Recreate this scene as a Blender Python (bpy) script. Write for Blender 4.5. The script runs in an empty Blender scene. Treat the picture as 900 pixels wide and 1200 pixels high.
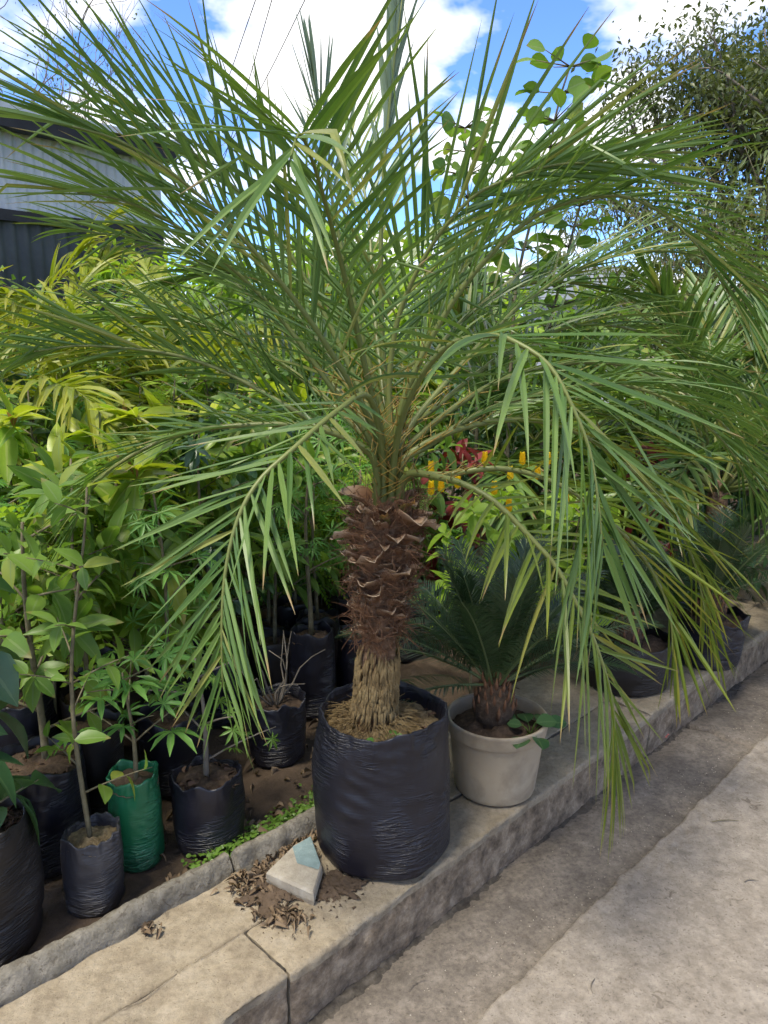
import bpy, math, random
import numpy as np
from mathutils import Vector, Matrix, noise

random.seed(7)
rng = np.random.default_rng(11)
R = math.radians
scene = bpy.context.scene
col = scene.collection

# ------------------------------------------------------------------ camera, sky, sun, exposure
CAM_H = 1.68
PITCH = R(12.5)
cam_data = bpy.data.cameras.new('camera')
cam_data.sensor_fit = 'VERTICAL'
cam_data.sensor_height = 24.0
cam_data.lens = 24.0 * 900 / 1200
cam_data.clip_start = 0.02
cam_data.clip_end = 2000
cam = bpy.data.objects.new('camera', cam_data)
cam.location = (0, 0, CAM_H)
cam.rotation_euler = (R(90) - PITCH, 0, 0)
col.objects.link(cam)
scene.camera = cam
scene.render.resolution_x, scene.render.resolution_y = 768, 1024

SUN_EL, SUN_AZ = R(66), R(-140)         # azimuth from +Y towards +X: over the photographer's left shoulder
world = bpy.data.worlds.new('World')
scene.world = world
world.use_nodes = True
wn, wl = world.node_tree.nodes, world.node_tree.links
wn.clear()
w_out = wn.new('ShaderNodeOutputWorld')
w_bg = wn.new('ShaderNodeBackground')
w_bg.inputs['Strength'].default_value = 0.094
sky = wn.new('ShaderNodeTexSky')
sky.sky_type = 'NISHITA'
sky.sun_disc = False
sky.sun_elevation = SUN_EL
sky.sun_rotation = SUN_AZ
sky.altitude = 300
sky.ozone_density = 3.0
sky.air_density = 0.75
sky.dust_density = 0.1
geo = wn.new('ShaderNodeTexCoord')
sep = wn.new('ShaderNodeSeparateXYZ')
wl.new(geo.outputs['Generated'], sep.inputs[0])
# clouds: a noise laid on a flat cloud deck high above the ground
def wmath(op, a, b=None):
    n = wn.new('ShaderNodeMath'); n.operation = op
    for i, v in enumerate((a, b)):
        if v is None: continue
        if isinstance(v, (int, float)): n.inputs[i].default_value = v
        else: wl.new(v, n.inputs[i])
    return n.outputs[0]
den = wmath('ADD', wmath('MAXIMUM', sep.outputs['Z'], 0.0), 0.32)
cx = wmath('DIVIDE', sep.outputs['X'], den)
cy = wmath('DIVIDE', sep.outputs['Y'], den)
comb = wn.new('ShaderNodeCombineXYZ')
wl.new(cx, comb.inputs[0]); wl.new(cy, comb.inputs[1])
CLOUD_OFF = (3.33, 7.7, 0.4)
mp = wn.new('ShaderNodeMapping')
mp.inputs['Location'].default_value = CLOUD_OFF
wl.new(comb.outputs[0], mp.inputs['Vector'])
cn = wn.new('ShaderNodeTexNoise')
cn.inputs['Scale'].default_value = 2.3
cn.inputs['Detail'].default_value = 6
cn.inputs['Roughness'].default_value = 0.52
cn.inputs['Distortion'].default_value = 0.25
wl.new(mp.outputs[0], cn.inputs['Vector'])
cr = wn.new('ShaderNodeValToRGB')
cr.color_ramp.elements[0].position = 0.465
cr.color_ramp.elements[1].position = 0.555
wl.new(cn.outputs['Fac'], cr.inputs[0])
cs = wn.new('ShaderNodeValToRGB')          # thick cloud is a little greyer than its thin bright rim
cs.color_ramp.elements[0].position = 0.5
cs.color_ramp.elements[0].color = (4.5, 4.45, 4.4, 1)
cs.color_ramp.elements[1].position = 0.72
cs.color_ramp.elements[1].color = (3.0, 3.05, 3.2, 1)
wl.new(cn.outputs['Fac'], cs.inputs[0])
wm = wn.new('ShaderNodeMixRGB')
wl.new(cr.outputs[0], wm.inputs[0])
tint = wn.new('ShaderNodeMixRGB'); tint.blend_type = 'MULTIPLY'; tint.inputs[0].default_value = 1.0
tint.inputs[2].default_value = (0.55, 0.70, 0.95, 1)
wl.new(sky.outputs[0], tint.inputs[1])
wl.new(tint.outputs[0], wm.inputs[1])
wl.new(cs.outputs[0], wm.inputs[2])
wl.new(wm.outputs[0], w_bg.inputs['Color'])
wl.new(w_bg.outputs[0], w_out.inputs['Surface'])

sun_d = bpy.data.lights.new('sun', 'SUN')
sun_d.energy = 1.5
sun_d.angle = R(14)
sun_d.color = (1.0, 0.92, 0.77)
sun = bpy.data.objects.new('sun', sun_d)
sv = Vector((math.sin(SUN_AZ) * math.cos(SUN_EL), math.cos(SUN_AZ) * math.cos(SUN_EL), math.sin(SUN_EL)))
sun.rotation_euler = sv.to_track_quat('Z', 'Y').to_euler()
sun.location = sv * 30
col.objects.link(sun)

scene.render.engine = 'CYCLES'
scene.cycles.max_bounces = 5
scene.cycles.diffuse_bounces = 3
scene.cycles.caustics_reflective = False
scene.cycles.caustics_refractive = False
scene.cycles.use_adaptive_sampling = True
scene.cycles.adaptive_threshold = 0.03
scene.cycles.glossy_bounces = 2
scene.cycles.transmission_bounces = 2
vs = scene.view_settings
vs.view_transform = 'Standard'
vs.look = 'None'
vs.gamma = 1
vs.use_curve_mapping = False
vs.exposure = 2.04

# ------------------------------------------------------------------ helpers
def at(px, py, Y):
    """world point on the sight line of a photograph pixel at world distance Y"""
    x = (px - 450) / 900; u = (600 - py) / 900
    d = (x, math.cos(PITCH) + u * math.sin(PITCH), -math.sin(PITCH) + u * math.cos(PITCH))
    t = Y / d[1]
    return np.array((d[0] * t, Y, CAM_H + d[2] * t))

def st(s, t, z=0.0):
    """kerb coordinates: s along the kerb, t away from the road"""
    k = math.sqrt(0.5)
    return np.array(((s - t) * k, (s + t) * k, z))

def nrm(v):
    v = np.asarray(v, float)
    return v / (np.linalg.norm(v) + 1e-12)

class MB:
    """collects quads and triangles with a leaf attribute, builds one mesh"""
    def __init__(self):
        self.V, self.Q, self.T, self.A, self.n = [], [], [], [], 0
    def add(self, V, Q=None, T=None, A=None):
        V = np.asarray(V, float).reshape(-1, 3)
        if Q is not None and len(Q): self.Q.append(np.asarray(Q, int).reshape(-1, 4) + self.n)
        if T is not None and len(T): self.T.append(np.asarray(T, int).reshape(-1, 3) + self.n)
        if A is None: A = np.zeros((len(V), 3)) + 0.5
        self.V.append(V); self.A.append(np.asarray(A, float).reshape(-1, 3)); self.n += len(V)
        return self
    def mesh(self, name, origin=(0, 0, 0), smooth=True, attr=True):
        V = np.concatenate(self.V) - np.asarray(origin)
        Q = np.concatenate(self.Q) if self.Q else np.zeros((0, 4), int)
        T = np.concatenate(self.T) if self.T else np.zeros((0, 3), int)
        me = bpy.data.meshes.new(name)
        me.vertices.add(len(V)); me.vertices.foreach_set('co', V.astype(np.float32).ravel())
        nl = len(Q) * 4 + len(T) * 3
        me.loops.add(nl)
        me.loops.foreach_set('vertex_index', np.concatenate([Q.ravel(), T.ravel()]).astype(np.int32))
        me.polygons.add(len(Q) + len(T))
        start = np.concatenate([np.arange(len(Q)) * 4, len(Q) * 4 + np.arange(len(T)) * 3])
        me.polygons.foreach_set('loop_start', start.astype(np.int32))
        me.polygons.foreach_set('use_smooth', np.full(len(Q) + len(T), smooth))
        me.update(calc_edges=True)
        if attr:
            A = np.concatenate(self.A)
            at_ = me.attributes.new('lf', 'FLOAT_COLOR', 'POINT')
            at_.data.foreach_set('color', np.concatenate([A, np.ones((len(A), 1))], 1).astype(np.float32).ravel())
        return me

ORIGIN = {}
def props(o, label=None, cat=None, group=None, kind=None):
    if label: o['label'] = label
    if cat: o['category'] = cat
    if group: o['group'] = group
    if kind: o['kind'] = kind
    return o

def thing(name, loc, label, cat, group=None):
    o = bpy.data.objects.new(name, None)
    o.empty_display_size = 0.05
    o.location = loc
    col.objects.link(o)
    ORIGIN[o.name] = np.array(loc, float)
    return props(o, label, cat, group)

def part(name, mb, mat, parent, smooth=True, kind=None, label=None):
    org = ORIGIN[parent.name]
    o = bpy.data.objects.new(name, mb.mesh(name, org, smooth))
    o.data.materials.append(mat)
    col.objects.link(o); o.parent = parent
    ORIGIN[o.name] = org
    return props(o, label, None, None, kind)

def solo(name, mb, mat, loc, label=None, cat=None, group=None, kind=None, smooth=True):
    o = bpy.data.objects.new(name, mb.mesh(name, loc, smooth))
    o.data.materials.append(mat)
    o.location = loc
    col.objects.link(o)
    ORIGIN[o.name] = np.array(loc, float)
    return props(o, label, cat, group, kind)

def inst(name, me, parent, M):
    """a piece that shares mesh data; M is its world matrix"""
    o = bpy.data.objects.new(name, me)
    col.objects.link(o); o.parent = parent
    o.matrix_basis = Matrix.Translation(Vector(-ORIGIN[parent.name])) @ M
    return o

def basis(pos, D, N, size):
    D = nrm(D); N = np.asarray(N, float); N = nrm(N - N.dot(D) * D); S = np.cross(D, N)
    m = Matrix.Identity(4)
    for i in range(3):
        m[i][0], m[i][1], m[i][2], m[i][3] = S[i] * size, D[i] * size, N[i] * size, pos[i]
    return m

def catmull(P, n):
    P = np.asarray(P, float)
    P = np.vstack([2 * P[0] - P[1], P, 2 * P[-1] - P[-2]])
    out = []
    segs = len(P) - 3
    for i in range(segs):
        a, b, c, d = P[i:i + 4]
        for t in np.linspace(0, 1, 12, endpoint=False):
            out.append(0.5 * ((2 * b) + (-a + c) * t + (2 * a - 5 * b + 4 * c - d) * t * t + (-a + 3 * b - 3 * c + d) * t ** 3))
    out.append(P[-2]); out = np.array(out)
    L = np.concatenate([[0], np.cumsum(np.linalg.norm(np.diff(out, axis=0), axis=1))])
    u = np.linspace(0, L[-1], n)
    return np.stack([np.interp(u, L, out[:, k]) for k in range(3)], 1), L[-1]

def tangents(P):
    T = np.gradient(P, axis=0)
    return T / (np.linalg.norm(T, axis=1, keepdims=True) + 1e-12)

def tube(mb, P, r, ns=6, cap=True, attr=None):
    P = np.asarray(P, float); n = len(P)
    r = np.broadcast_to(np.asarray(r, float), (n,))
    T = tangents(P)
    ref = np.array((0, 0, 1.0)) if abs(T[0][2]) < 0.8 else np.array((1.0, 0, 0))
    S = np.zeros((n, 3)); s = nrm(np.cross(T[0], ref))
    for i in range(n):
        s = nrm(s - s.dot(T[i]) * T[i]); S[i] = s
    B = np.cross(T, S)
    a = np.linspace(0, 2 * math.pi, ns, endpoint=False)
    V = P[:, None] + r[:, None, None] * (np.cos(a)[None, :, None] * S[:, None] + np.sin(a)[None, :, None] * B[:, None])
    i, j = np.meshgrid(np.arange(n - 1), np.arange(ns), indexing='ij')
    j2 = (j + 1) % ns
    Q = np.stack([i * ns + j, i * ns + j2, (i + 1) * ns + j2, (i + 1) * ns + j], -1).reshape(-1, 4)
    V = V.reshape(-1, 3); Tn = []
    if cap:
        V = np.vstack([V, P[0], P[-1]])
        k = n * ns
        Tn = [(k, (q + 1) % ns, q) for q in range(ns)] + [(k + 1, (n - 1) * ns + q, (n - 1) * ns + (q + 1) % ns) for q in range(ns)]
    A = np.zeros((len(V), 3)); A[:, 0] = rng.random()
    A[:n * ns, 1] = np.repeat(np.linspace(0, 1, n), ns)
    mb.add(V, Q, Tn, A)

def lathe(mb, prof, c, ns=48, fn=None):
    """prof: (radius, z) rows from bottom to top; fn(theta, r, z, row) -> (r, z)"""
    n = len(prof); V = np.zeros((n, ns, 3))
    for i, (r, z) in enumerate(prof):
        for j in range(ns):
            th = 2 * math.pi * j / ns
            rr, zz = (r, z) if fn is None else fn(th, r, z, i)
            V[i, j] = (c[0] + rr * math.cos(th), c[1] + rr * math.sin(th), c[2] + zz)
    i, j = np.meshgrid(np.arange(n - 1), np.arange(ns), indexing='ij'); j2 = (j + 1) % ns
    Q = np.stack([i * ns + j, i * ns + j2, (i + 1) * ns + j2, (i + 1) * ns + j], -1).reshape(-1, 4)
    A = np.zeros((n * ns, 3)); A[:, 1] = np.repeat(np.linspace(0, 1, n), ns)
    mb.add(V.reshape(-1, 3), Q, None, A)

def disc(mb, c, rad, rings=9, ns=40, amp=0.01, freq=30, dome=0.0, fn=None):
    V = [np.array(c)]; c = np.array(c)
    for i in range(1, rings + 1):
        for j in range(ns):
            th = 2 * math.pi * j / ns
            r = rad * i / rings
            if fn: r *= fn(th)
            p = c + np.array((r * math.cos(th), r * math.sin(th), 0))
            p[2] += amp * noise.fractal(Vector(p) * freq, 1, 2, 4) + dome * (1 - (i / rings) ** 2)
            V.append(p)
    T = [(0, 1 + j, 1 + (j + 1) % ns) for j in range(ns)]
    Q = []
    for i in range(rings - 1):
        for j in range(ns):
            a = 1 + i * ns; j2 = (j + 1) % ns
            Q.append((a + j, a + ns + j, a + ns + j2, a + j2))
    mb.add(V, Q, T)

def grid_idx(n, m):
    i, j = np.meshgrid(np.arange(n - 1), np.arange(m - 1), indexing='ij')
    return np.stack([i * m + j, (i + 1) * m + j, (i + 1) * m + j + 1, i * m + j + 1], -1).reshape(-1, 4)

def box(mb, lo, hi, A=None):
    (x0, y0, z0), (x1, y1, z1) = lo, hi
    V = [(x0, y0, z0), (x1, y0, z0), (x1, y1, z0), (x0, y1, z0), (x0, y0, z1), (x1, y0, z1), (x1, y1, z1), (x0, y1, z1)]
    Q = [(0, 3, 2, 1), (4, 5, 6, 7), (0, 1, 5, 4), (1, 2, 6, 5), (2, 3, 7, 6), (3, 0, 4, 7)]
    mb.add(V, Q, None, np.zeros((8, 3)))

# ------------------------------------------------------------------ materials
def newmat(name):
    m = bpy.data.materials.new(name); m.use_nodes = True
    nt = m.node_tree; nt.nodes.clear()
    out = nt.nodes.new('ShaderNodeOutputMaterial')
    return m, nt, nt.nodes, nt.links, out

def ramp(N, L, src, stops):
    r = N.new('ShaderNodeValToRGB')
    el = r.color_ramp.elements
    el[0].position, el[0].color = stops[0][0], (*stops[0][1], 1)
    el[1].position, el[1].color = stops[-1][0], (*stops[-1][1], 1)
    for p, c in stops[1:-1]:
        e = el.new(p); e.color = (*c, 1)
    L.new(src, r.inputs[0]); return r.outputs[0]

def tnoise(N, L, scale, detail=6, rough=0.6, vec=None, dist=0.0):
    t = N.new('ShaderNodeTexNoise')
    t.inputs['Scale'].default_value = scale; t.inputs['Detail'].default_value = detail
    t.inputs['Roughness'].default_value = rough; t.inputs['Distortion'].default_value = dist
    if vec is not None: L.new(vec, t.inputs['Vector'])
    return t.outputs['Fac']

def mixc(N, L, fac, a, b, mode='MIX'):
    m = N.new('ShaderNodeMixRGB'); m.blend_type = mode
    for i, v in enumerate((fac, a, b)):
        if isinstance(v, (int, float)): m.inputs[i].default_value = v
        elif isinstance(v, tuple): m.inputs[i].default_value = (*v, 1)
        else: L.new(v, m.inputs[i])
    return m.outputs[0]

def nmath(N, L, op, a, b=None, c=None):
    n = N.new('ShaderNodeMath'); n.operation = op
    for i, v in enumerate((a, b, c)):
        if v is None: continue
        if isinstance(v, (int, float)): n.inputs[i].default_value = v
        else: L.new(v, n.inputs[i])
    return n.outputs[0]

def leafmat(name, c0, c1, tip=None, tipf=0.5, rib=None, trans=0.35, rough=0.42, spec=0.4, base=None, dead=0.0, odd=None):
    m, nt, N, L, out = newmat(name)
    a = N.new('ShaderNodeAttribute'); a.attribute_name = 'lf'
    s = N.new('ShaderNodeSeparateColor'); L.new(a.outputs['Color'], s.inputs[0])
    oi = N.new('ShaderNodeObjectInfo')
    f = nmath(N, L, 'FRACT', nmath(N, L, 'ADD', s.outputs[0], oi.outputs['Random']))
    tc = N.new('ShaderNodeTexCoord')
    nz = tnoise(N, L, 22, 3, 0.6, tc.outputs['Object'])
    f2 = nmath(N, L, 'ADD', nmath(N, L, 'MULTIPLY', f, 0.75), nmath(N, L, 'MULTIPLY', nz, 0.3))
    c = mixc(N, L, f2, c0, c1)
    if odd:
        c = mixc(N, L, nmath(N, L, 'MULTIPLY', nmath(N, L, 'GREATER_THAN', f, 0.90), 0.6), c, odd)
    if tip:
        t = nmath(N, L, 'MULTIPLY', nmath(N, L, 'POWER', s.outputs[1], 3.0), tipf)
        c = mixc(N, L, t, c, tip)
    if base:
        t = nmath(N, L, 'MULTIPLY', nmath(N, L, 'POWER', nmath(N, L, 'SUBTRACT', 1.0, s.outputs[1]), 4.0), 0.8)
        c = mixc(N, L, t, c, base)
    if rib:
        t = nmath(N, L, 'MULTIPLY', nmath(N, L, 'LESS_THAN', s.outputs[2], 0.10), 0.6)
        c = mixc(N, L, t, c, rib)
    if dead:
        f3 = nmath(N, L, 'FRACT', nmath(N, L, 'MULTIPLY', f, 7.31))
        e = nmath(N, L, 'ADD', 0.80, nmath(N, L, 'MULTIPLY', f3, 0.3))
        w = nmath(N, L, 'MULTIPLY', nmath(N, L, 'MINIMUM', nmath(N, L, 'MAXIMUM', nmath(N, L, 'MULTIPLY', nmath(N, L, 'SUBTRACT', s.outputs[1], e), 14.0), 0.0), 1.0), dead)
        c = mixc(N, L, w, c, (0.26, 0.17, 0.075))
    p = N.new('ShaderNodeBsdfPrincipled')
    L.new(c, p.inputs['Base Color'])
    p.inputs['Roughness'].default_value = rough
    p.inputs['Specular IOR Level'].default_value = spec
    tr = N.new('ShaderNodeBsdfTranslucent')
    L.new(mixc(N, L, 1.0, c, (1.25, 1.3, 0.6), 'MULTIPLY'), tr.inputs['Color'])
    mx = N.new('ShaderNodeMixShader'); mx.inputs[0].default_value = trans
    L.new(p.outputs[0], mx.inputs[1]); L.new(tr.outputs[0], mx.inputs[2])
    L.new(mx.outputs[0], out.inputs['Surface'])
    return m

def roughmat(name, stops, scale=8, rough=0.85, bump=0.3, bscale=60, detail=8, speck=None, spec=0.3, coord='Object', bdist=0.01, stretch=None, stain=None, grime=False, grain=None):
    m, nt, N, L, out = newmat(name)
    tc = N.new('ShaderNodeTexCoord'); vec = tc.outputs[coord]
    if stretch:
        mpn = N.new('ShaderNodeMapping'); mpn.inputs['Scale'].default_value = stretch
        L.new(vec, mpn.inputs['Vector']); vec = mpn.outputs[0]
    n1 = tnoise(N, L, scale, detail, 0.65, vec)
    c = ramp(N, L, n1, stops)
    if stain:
        n3 = tnoise(N, L, stain[0], 5, 0.6, vec, 0.4)
        f = ramp(N, L, n3, [(stain[2], (0, 0, 0)), (stain[3], (1, 1, 1))])
        c = mixc(N, L, nmath(N, L, 'MULTIPLY', f, stain[4]), c, stain[1])
    if speck:
        n2 = tnoise(N, L, speck[0], 3, 0.7, vec)
        f = ramp(N, L, n2, [(speck[2], (0, 0, 0)), (speck[2] + 0.06, (1, 1, 1))])
        c = mixc(N, L, nmath(N, L, 'MULTIPLY', f, speck[3]), c, speck[1])
    if grain:
        n5 = tnoise(N, L, grain[0], 9, 0.75, vec)
        c = mixc(N, L, 1.0, c, ramp(N, L, n5, [(0.3, (grain[1],) * 3), (0.5, (0.78, 0.785, 0.80)), (0.7, (grain[2],) * 3)]), 'MULTIPLY')
        n6 = tnoise(N, L, grain[0] * 0.45, 4, 0.6, vec, 1.5)
        f = ramp(N, L, n6, [(0.60, (0, 0, 0)), (0.66, (1, 1, 1))])
        f2 = ramp(N, L, tnoise(N, L, 3.0, 3, 0.5, vec), [(0.45, (0, 0, 0)), (0.62, (1, 1, 1))])
        c = mixc(N, L, nmath(N, L, 'MULTIPLY', nmath(N, L, 'MULTIPLY', f, f2), 0.8), c, (0.10, 0.08, 0.06))
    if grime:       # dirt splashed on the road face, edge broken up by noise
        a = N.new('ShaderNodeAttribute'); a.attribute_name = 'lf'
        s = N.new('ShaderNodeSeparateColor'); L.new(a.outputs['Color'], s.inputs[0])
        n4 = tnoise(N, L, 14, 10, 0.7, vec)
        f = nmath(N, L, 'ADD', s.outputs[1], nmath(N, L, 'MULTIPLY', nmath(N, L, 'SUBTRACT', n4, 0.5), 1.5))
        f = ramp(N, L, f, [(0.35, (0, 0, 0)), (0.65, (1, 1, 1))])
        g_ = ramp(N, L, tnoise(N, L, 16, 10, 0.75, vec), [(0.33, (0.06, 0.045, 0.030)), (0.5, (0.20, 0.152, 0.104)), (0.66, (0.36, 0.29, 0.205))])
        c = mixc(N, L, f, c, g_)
    p = N.new('ShaderNodeBsdfPrincipled')
    L.new(c, p.inputs['Base Color'])
    p.inputs['Roughness'].default_value = rough
    p.inputs['Specular IOR Level'].default_value = spec
    nb = tnoise(N, L, bscale, 8, 0.7, vec)
    b = N.new('ShaderNodeBump'); b.inputs['Strength'].default_value = bump; b.inputs['Distance'].default_value = bdist
    L.new(nb, b.inputs['Height']); L.new(b.outputs[0], p.inputs['Normal'])
    L.new(p.outputs[0], out.inputs['Surface'])
    return m

def plastic_film(name, c0, c1, rough=0.38):
    m, nt, N, L, out = newmat(name)
    tc = N.new('ShaderNodeTexCoord')
    mpn = N.new('ShaderNodeMapping'); mpn.inputs['Scale'].default_value = (1, 1, 7.0)
    L.new(tc.outputs['Object'], mpn.inputs['Vector'])
    n1 = tnoise(N, L, 5, 3, 0.5, mpn.outputs[0], 1.0)
    dust = tnoise(N, L, 5, 6, 0.7, tc.outputs['Object'])
    c = mixc(N, L, ramp(N, L, dust, [(0.45, (0, 0, 0)), (0.8, (1, 1, 1))]), c0, c1)
    p = N.new('ShaderNodeBsdfPrincipled')
    L.new(c, p.inputs['Base Color'])
    r = nmath(N, L, 'ADD', rough - 0.1, nmath(N, L, 'MULTIPLY', dust, 0.3))
    L.new(r, p.inputs['Roughness'])
    p.inputs['Specular IOR Level'].default_value = 0.5
    def ridge(v, k):
        r_ = nmath(N, L, 'ABSOLUTE', nmath(N, L, 'SUBTRACT', v, 0.5))
        return nmath(N, L, 'POWER', nmath(N, L, 'SUBTRACT', 1.0, nmath(N, L, 'MINIMUM', nmath(N, L, 'MULTIPLY', r_, k), 1.0)), 2.0)
    n2 = tnoise(N, L, 9, 3, 0.5, mpn.outputs[0], 1.2)
    mask = ramp(N, L, tnoise(N, L, 4.5, 3, 0.5, tc.outputs['Object']), [(0.46, (0.03, 0.03, 0.03)), (0.64, (1, 1, 1))])
    h = nmath(N, L, 'ADD', nmath(N, L, 'MULTIPLY', ridge(n1, 7.0), 0.6), nmath(N, L, 'MULTIPLY', ridge(n2, 6.0), 0.45))
    h = nmath(N, L, 'MULTIPLY', h, mask)
    b = N.new('ShaderNodeBump'); b.inputs['Strength'].default_value = 1.0; b.inputs['Distance'].default_value = 0.009
    L.new(h, b.inputs['Height']); L.new(b.outputs[0], p.inputs['Normal'])
    L.new(p.outputs[0], out.inputs['Surface'])
    return m

M = {}
M['road'] = roughmat('road_concrete', [(0.28, (0.205, 0.173, 0.135)), (0.5, (0.295, 0.254, 0.203)), (0.72, (0.37, 0.323, 0.263))], 17, 0.92, 0.7, 130, bdist=0.004, detail=12, grain=(60, 0.55, 0.97),
                     speck=(130, (0.11, 0.09, 0.07), 0.60, 0.7), stain=(1.6, (0.15, 0.13, 0.11), 0.55, 0.75, 0.35))
M['gutter'] = roughmat('gutter_concrete', [(0.28, (0.13, 0.112, 0.092)), (0.5, (0.205, 0.174, 0.14)), (0.72, (0.28, 0.242, 0.198))], 15, 0.92, 0.7, 130, bdist=0.004, detail=12, grain=(60, 0.55, 0.97),
                       speck=(80, (0.09, 0.075, 0.06), 0.60, 0.6), stain=(2.2, (0.10, 0.085, 0.07), 0.48, 0.7, 0.7))
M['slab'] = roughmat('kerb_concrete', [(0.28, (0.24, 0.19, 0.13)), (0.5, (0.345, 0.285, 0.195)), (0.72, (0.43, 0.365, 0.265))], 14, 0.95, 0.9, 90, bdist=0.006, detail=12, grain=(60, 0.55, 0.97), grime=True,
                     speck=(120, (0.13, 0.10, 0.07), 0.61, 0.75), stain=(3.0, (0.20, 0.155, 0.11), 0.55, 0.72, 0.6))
M['inner'] = roughmat('inner_kerb_concrete', [(0.28, (0.15, 0.132, 0.10)), (0.5, (0.26, 0.235, 0.185)), (0.72, (0.37, 0.335, 0.27))], 22, 0.95, 1.0, 70, detail=12, grain=(60, 0.55, 0.97),
                      speck=(60, (0.12, 0.10, 0.075), 0.58, 0.7))
M['soil'] = roughmat('bed_soil', [(0.3, (0.045, 0.032, 0.022)), (0.55, (0.10, 0.07, 0.047)), (0.8, (0.17, 0.12, 0.08))], 7, 0.95, 1.0, 45)
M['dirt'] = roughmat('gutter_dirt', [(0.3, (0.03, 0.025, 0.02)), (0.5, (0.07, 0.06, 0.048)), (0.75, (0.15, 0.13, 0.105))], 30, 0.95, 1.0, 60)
M['potsoil'] = roughmat('potting_soil', [(0.3, (0.035, 0.024, 0.016)), (0.55, (0.09, 0.06, 0.04)), (0.8, (0.20, 0.14, 0.09))], 45, 0.95, 1.0, 90)
M['straw'] = roughmat('straw_soil', [(0.3, (0.10, 0.07, 0.04)), (0.5, (0.26, 0.19, 0.10)), (0.75, (0.42, 0.33, 0.18))], 60, 0.95, 1.0, 120)
M['ground'] = roughmat('far_ground', [(0.3, (0.10, 0.085, 0.055)), (0.55, (0.20, 0.17, 0.12)), (0.8, (0.28, 0.24, 0.18))], 0.6, 0.95, 0.4, 12)
M['bag'] = plastic_film('black_polythene', (0.007, 0.007, 0.0125), (0.019, 0.019, 0.030), 0.36)
M['bag_grey'] = plastic_film('dusty_polythene', (0.022, 0.022, 0.027), (0.085, 0.08, 0.078), 0.45)
M['bag_brown'] = plastic_film('brownish_polythene', (0.008, 0.0065, 0.0068), (0.018, 0.015, 0.015), 0.48)
M['bag_green'] = plastic_film('green_polythene', (0.008, 0.10, 0.042), (0.025, 0.15, 0.07), 0.36)
M['pot'] = roughmat('beige_plastic', [(0.3, (0.34, 0.275, 0.19)), (0.6, (0.40, 0.335, 0.24)), (0.8, (0.44, 0.375, 0.275))], 5, 0.5, 0.05, 30, spec=0.4, stain=(7, (0.17, 0.135, 0.095), 0.50, 0.70, 0.7))
M['bark'] = roughmat('palm_bark', [(0.3, (0.06, 0.034, 0.020)), (0.5, (0.18, 0.108, 0.065)), (0.75, (0.36, 0.245, 0.155))], 40, 0.95, 1.0, 70, stretch=(1, 1, 1.6))
M['root'] = roughmat('aerial_roots', [(0.25, (0.07, 0.045, 0.022)), (0.5, (0.21, 0.145, 0.065)), (0.8, (0.36, 0.27, 0.13))], 18, 0.9, 0.6, 90)
M['fibre'] = roughmat('leaf_fibre', [(0.3, (0.08, 0.036, 0.018)), (0.55, (0.17, 0.085, 0.045)), (0.8, (0.27, 0.165, 0.10))], 30, 0.9, 0.3, 90)
M['stem'] = roughmat('sapling_bark', [(0.3, (0.07, 0.06, 0.035)), (0.55, (0.15, 0.13, 0.075)), (0.8, (0.24, 0.21, 0.14))], 30, 0.85, 0.4, 80)
M['twig'] = roughmat('grey_twig', [(0.3, (0.10, 0.085, 0.065)), (0.7, (0.22, 0.19, 0.15))], 20, 0.9, 0.4, 60)
M['chunk'] = roughmat('broken_concrete', [(0.3, (0.26, 0.225, 0.175)), (0.6, (0.38, 0.34, 0.27)), (0.8, (0.46, 0.42, 0.35))], 25, 0.95, 0.6, 90)
M['teal'] = roughmat('old_teal_paint', [(0.35, (0.16, 0.22, 0.22)), (0.6, (0.21, 0.285, 0.285)), (0.8, (0.30, 0.34, 0.32))], 30, 0.7, 0.4, 90, speck=(120, (0.5, 0.46, 0.38), 0.66, 0.8))
M['sheet'] = roughmat('galvanised_sheet', [(0.3, (0.34, 0.37, 0.39)), (0.6, (0.46, 0.49, 0.51)), (0.8, (0.52, 0.54, 0.55))], 2, 0.5, 0.05, 30, spec=0.5, stain=(3, (0.28, 0.26, 0.23), 0.55, 0.75, 0.4))
M['darksheet'] = roughmat('dark_painted_sheet', [(0.3, (0.030, 0.036, 0.038)), (0.7, (0.065, 0.075, 0.078))], 3, 0.6, 0.1, 30)
M['beam'] = roughmat('black_fascia', [(0.3, (0.012, 0.012, 0.014)), (0.7, (0.028, 0.028, 0.03))], 5, 0.6, 0.1, 30)
M['wire'] = roughmat('wire', [(0.3, (0.03, 0.03, 0.035)), (0.7, (0.05, 0.05, 0.055))], 5, 0.6, 0.0, 30)
M['brownwall'] = roughmat('brown_plaster', [(0.3, (0.10, 0.075, 0.06)), (0.7, (0.17, 0.13, 0.10))], 4, 0.9, 0.4, 40)
M['housewall'] = roughmat('pale_render', [(0.3, (0.36, 0.38, 0.40)), (0.7, (0.46, 0.48, 0.49))], 1, 0.9, 0.2, 10)
M['houseroof'] = roughmat('grey_roof', [(0.3, (0.13, 0.15, 0.17)), (0.7, (0.20, 0.22, 0.24))], 1, 0.7, 0.2, 10)
M['glass'] = roughmat('window_glass', [(0.3, (0.02, 0.025, 0.03)), (0.7, (0.03, 0.035, 0.04))], 1, 0.1, 0.0, 10, spec=0.6)

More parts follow.
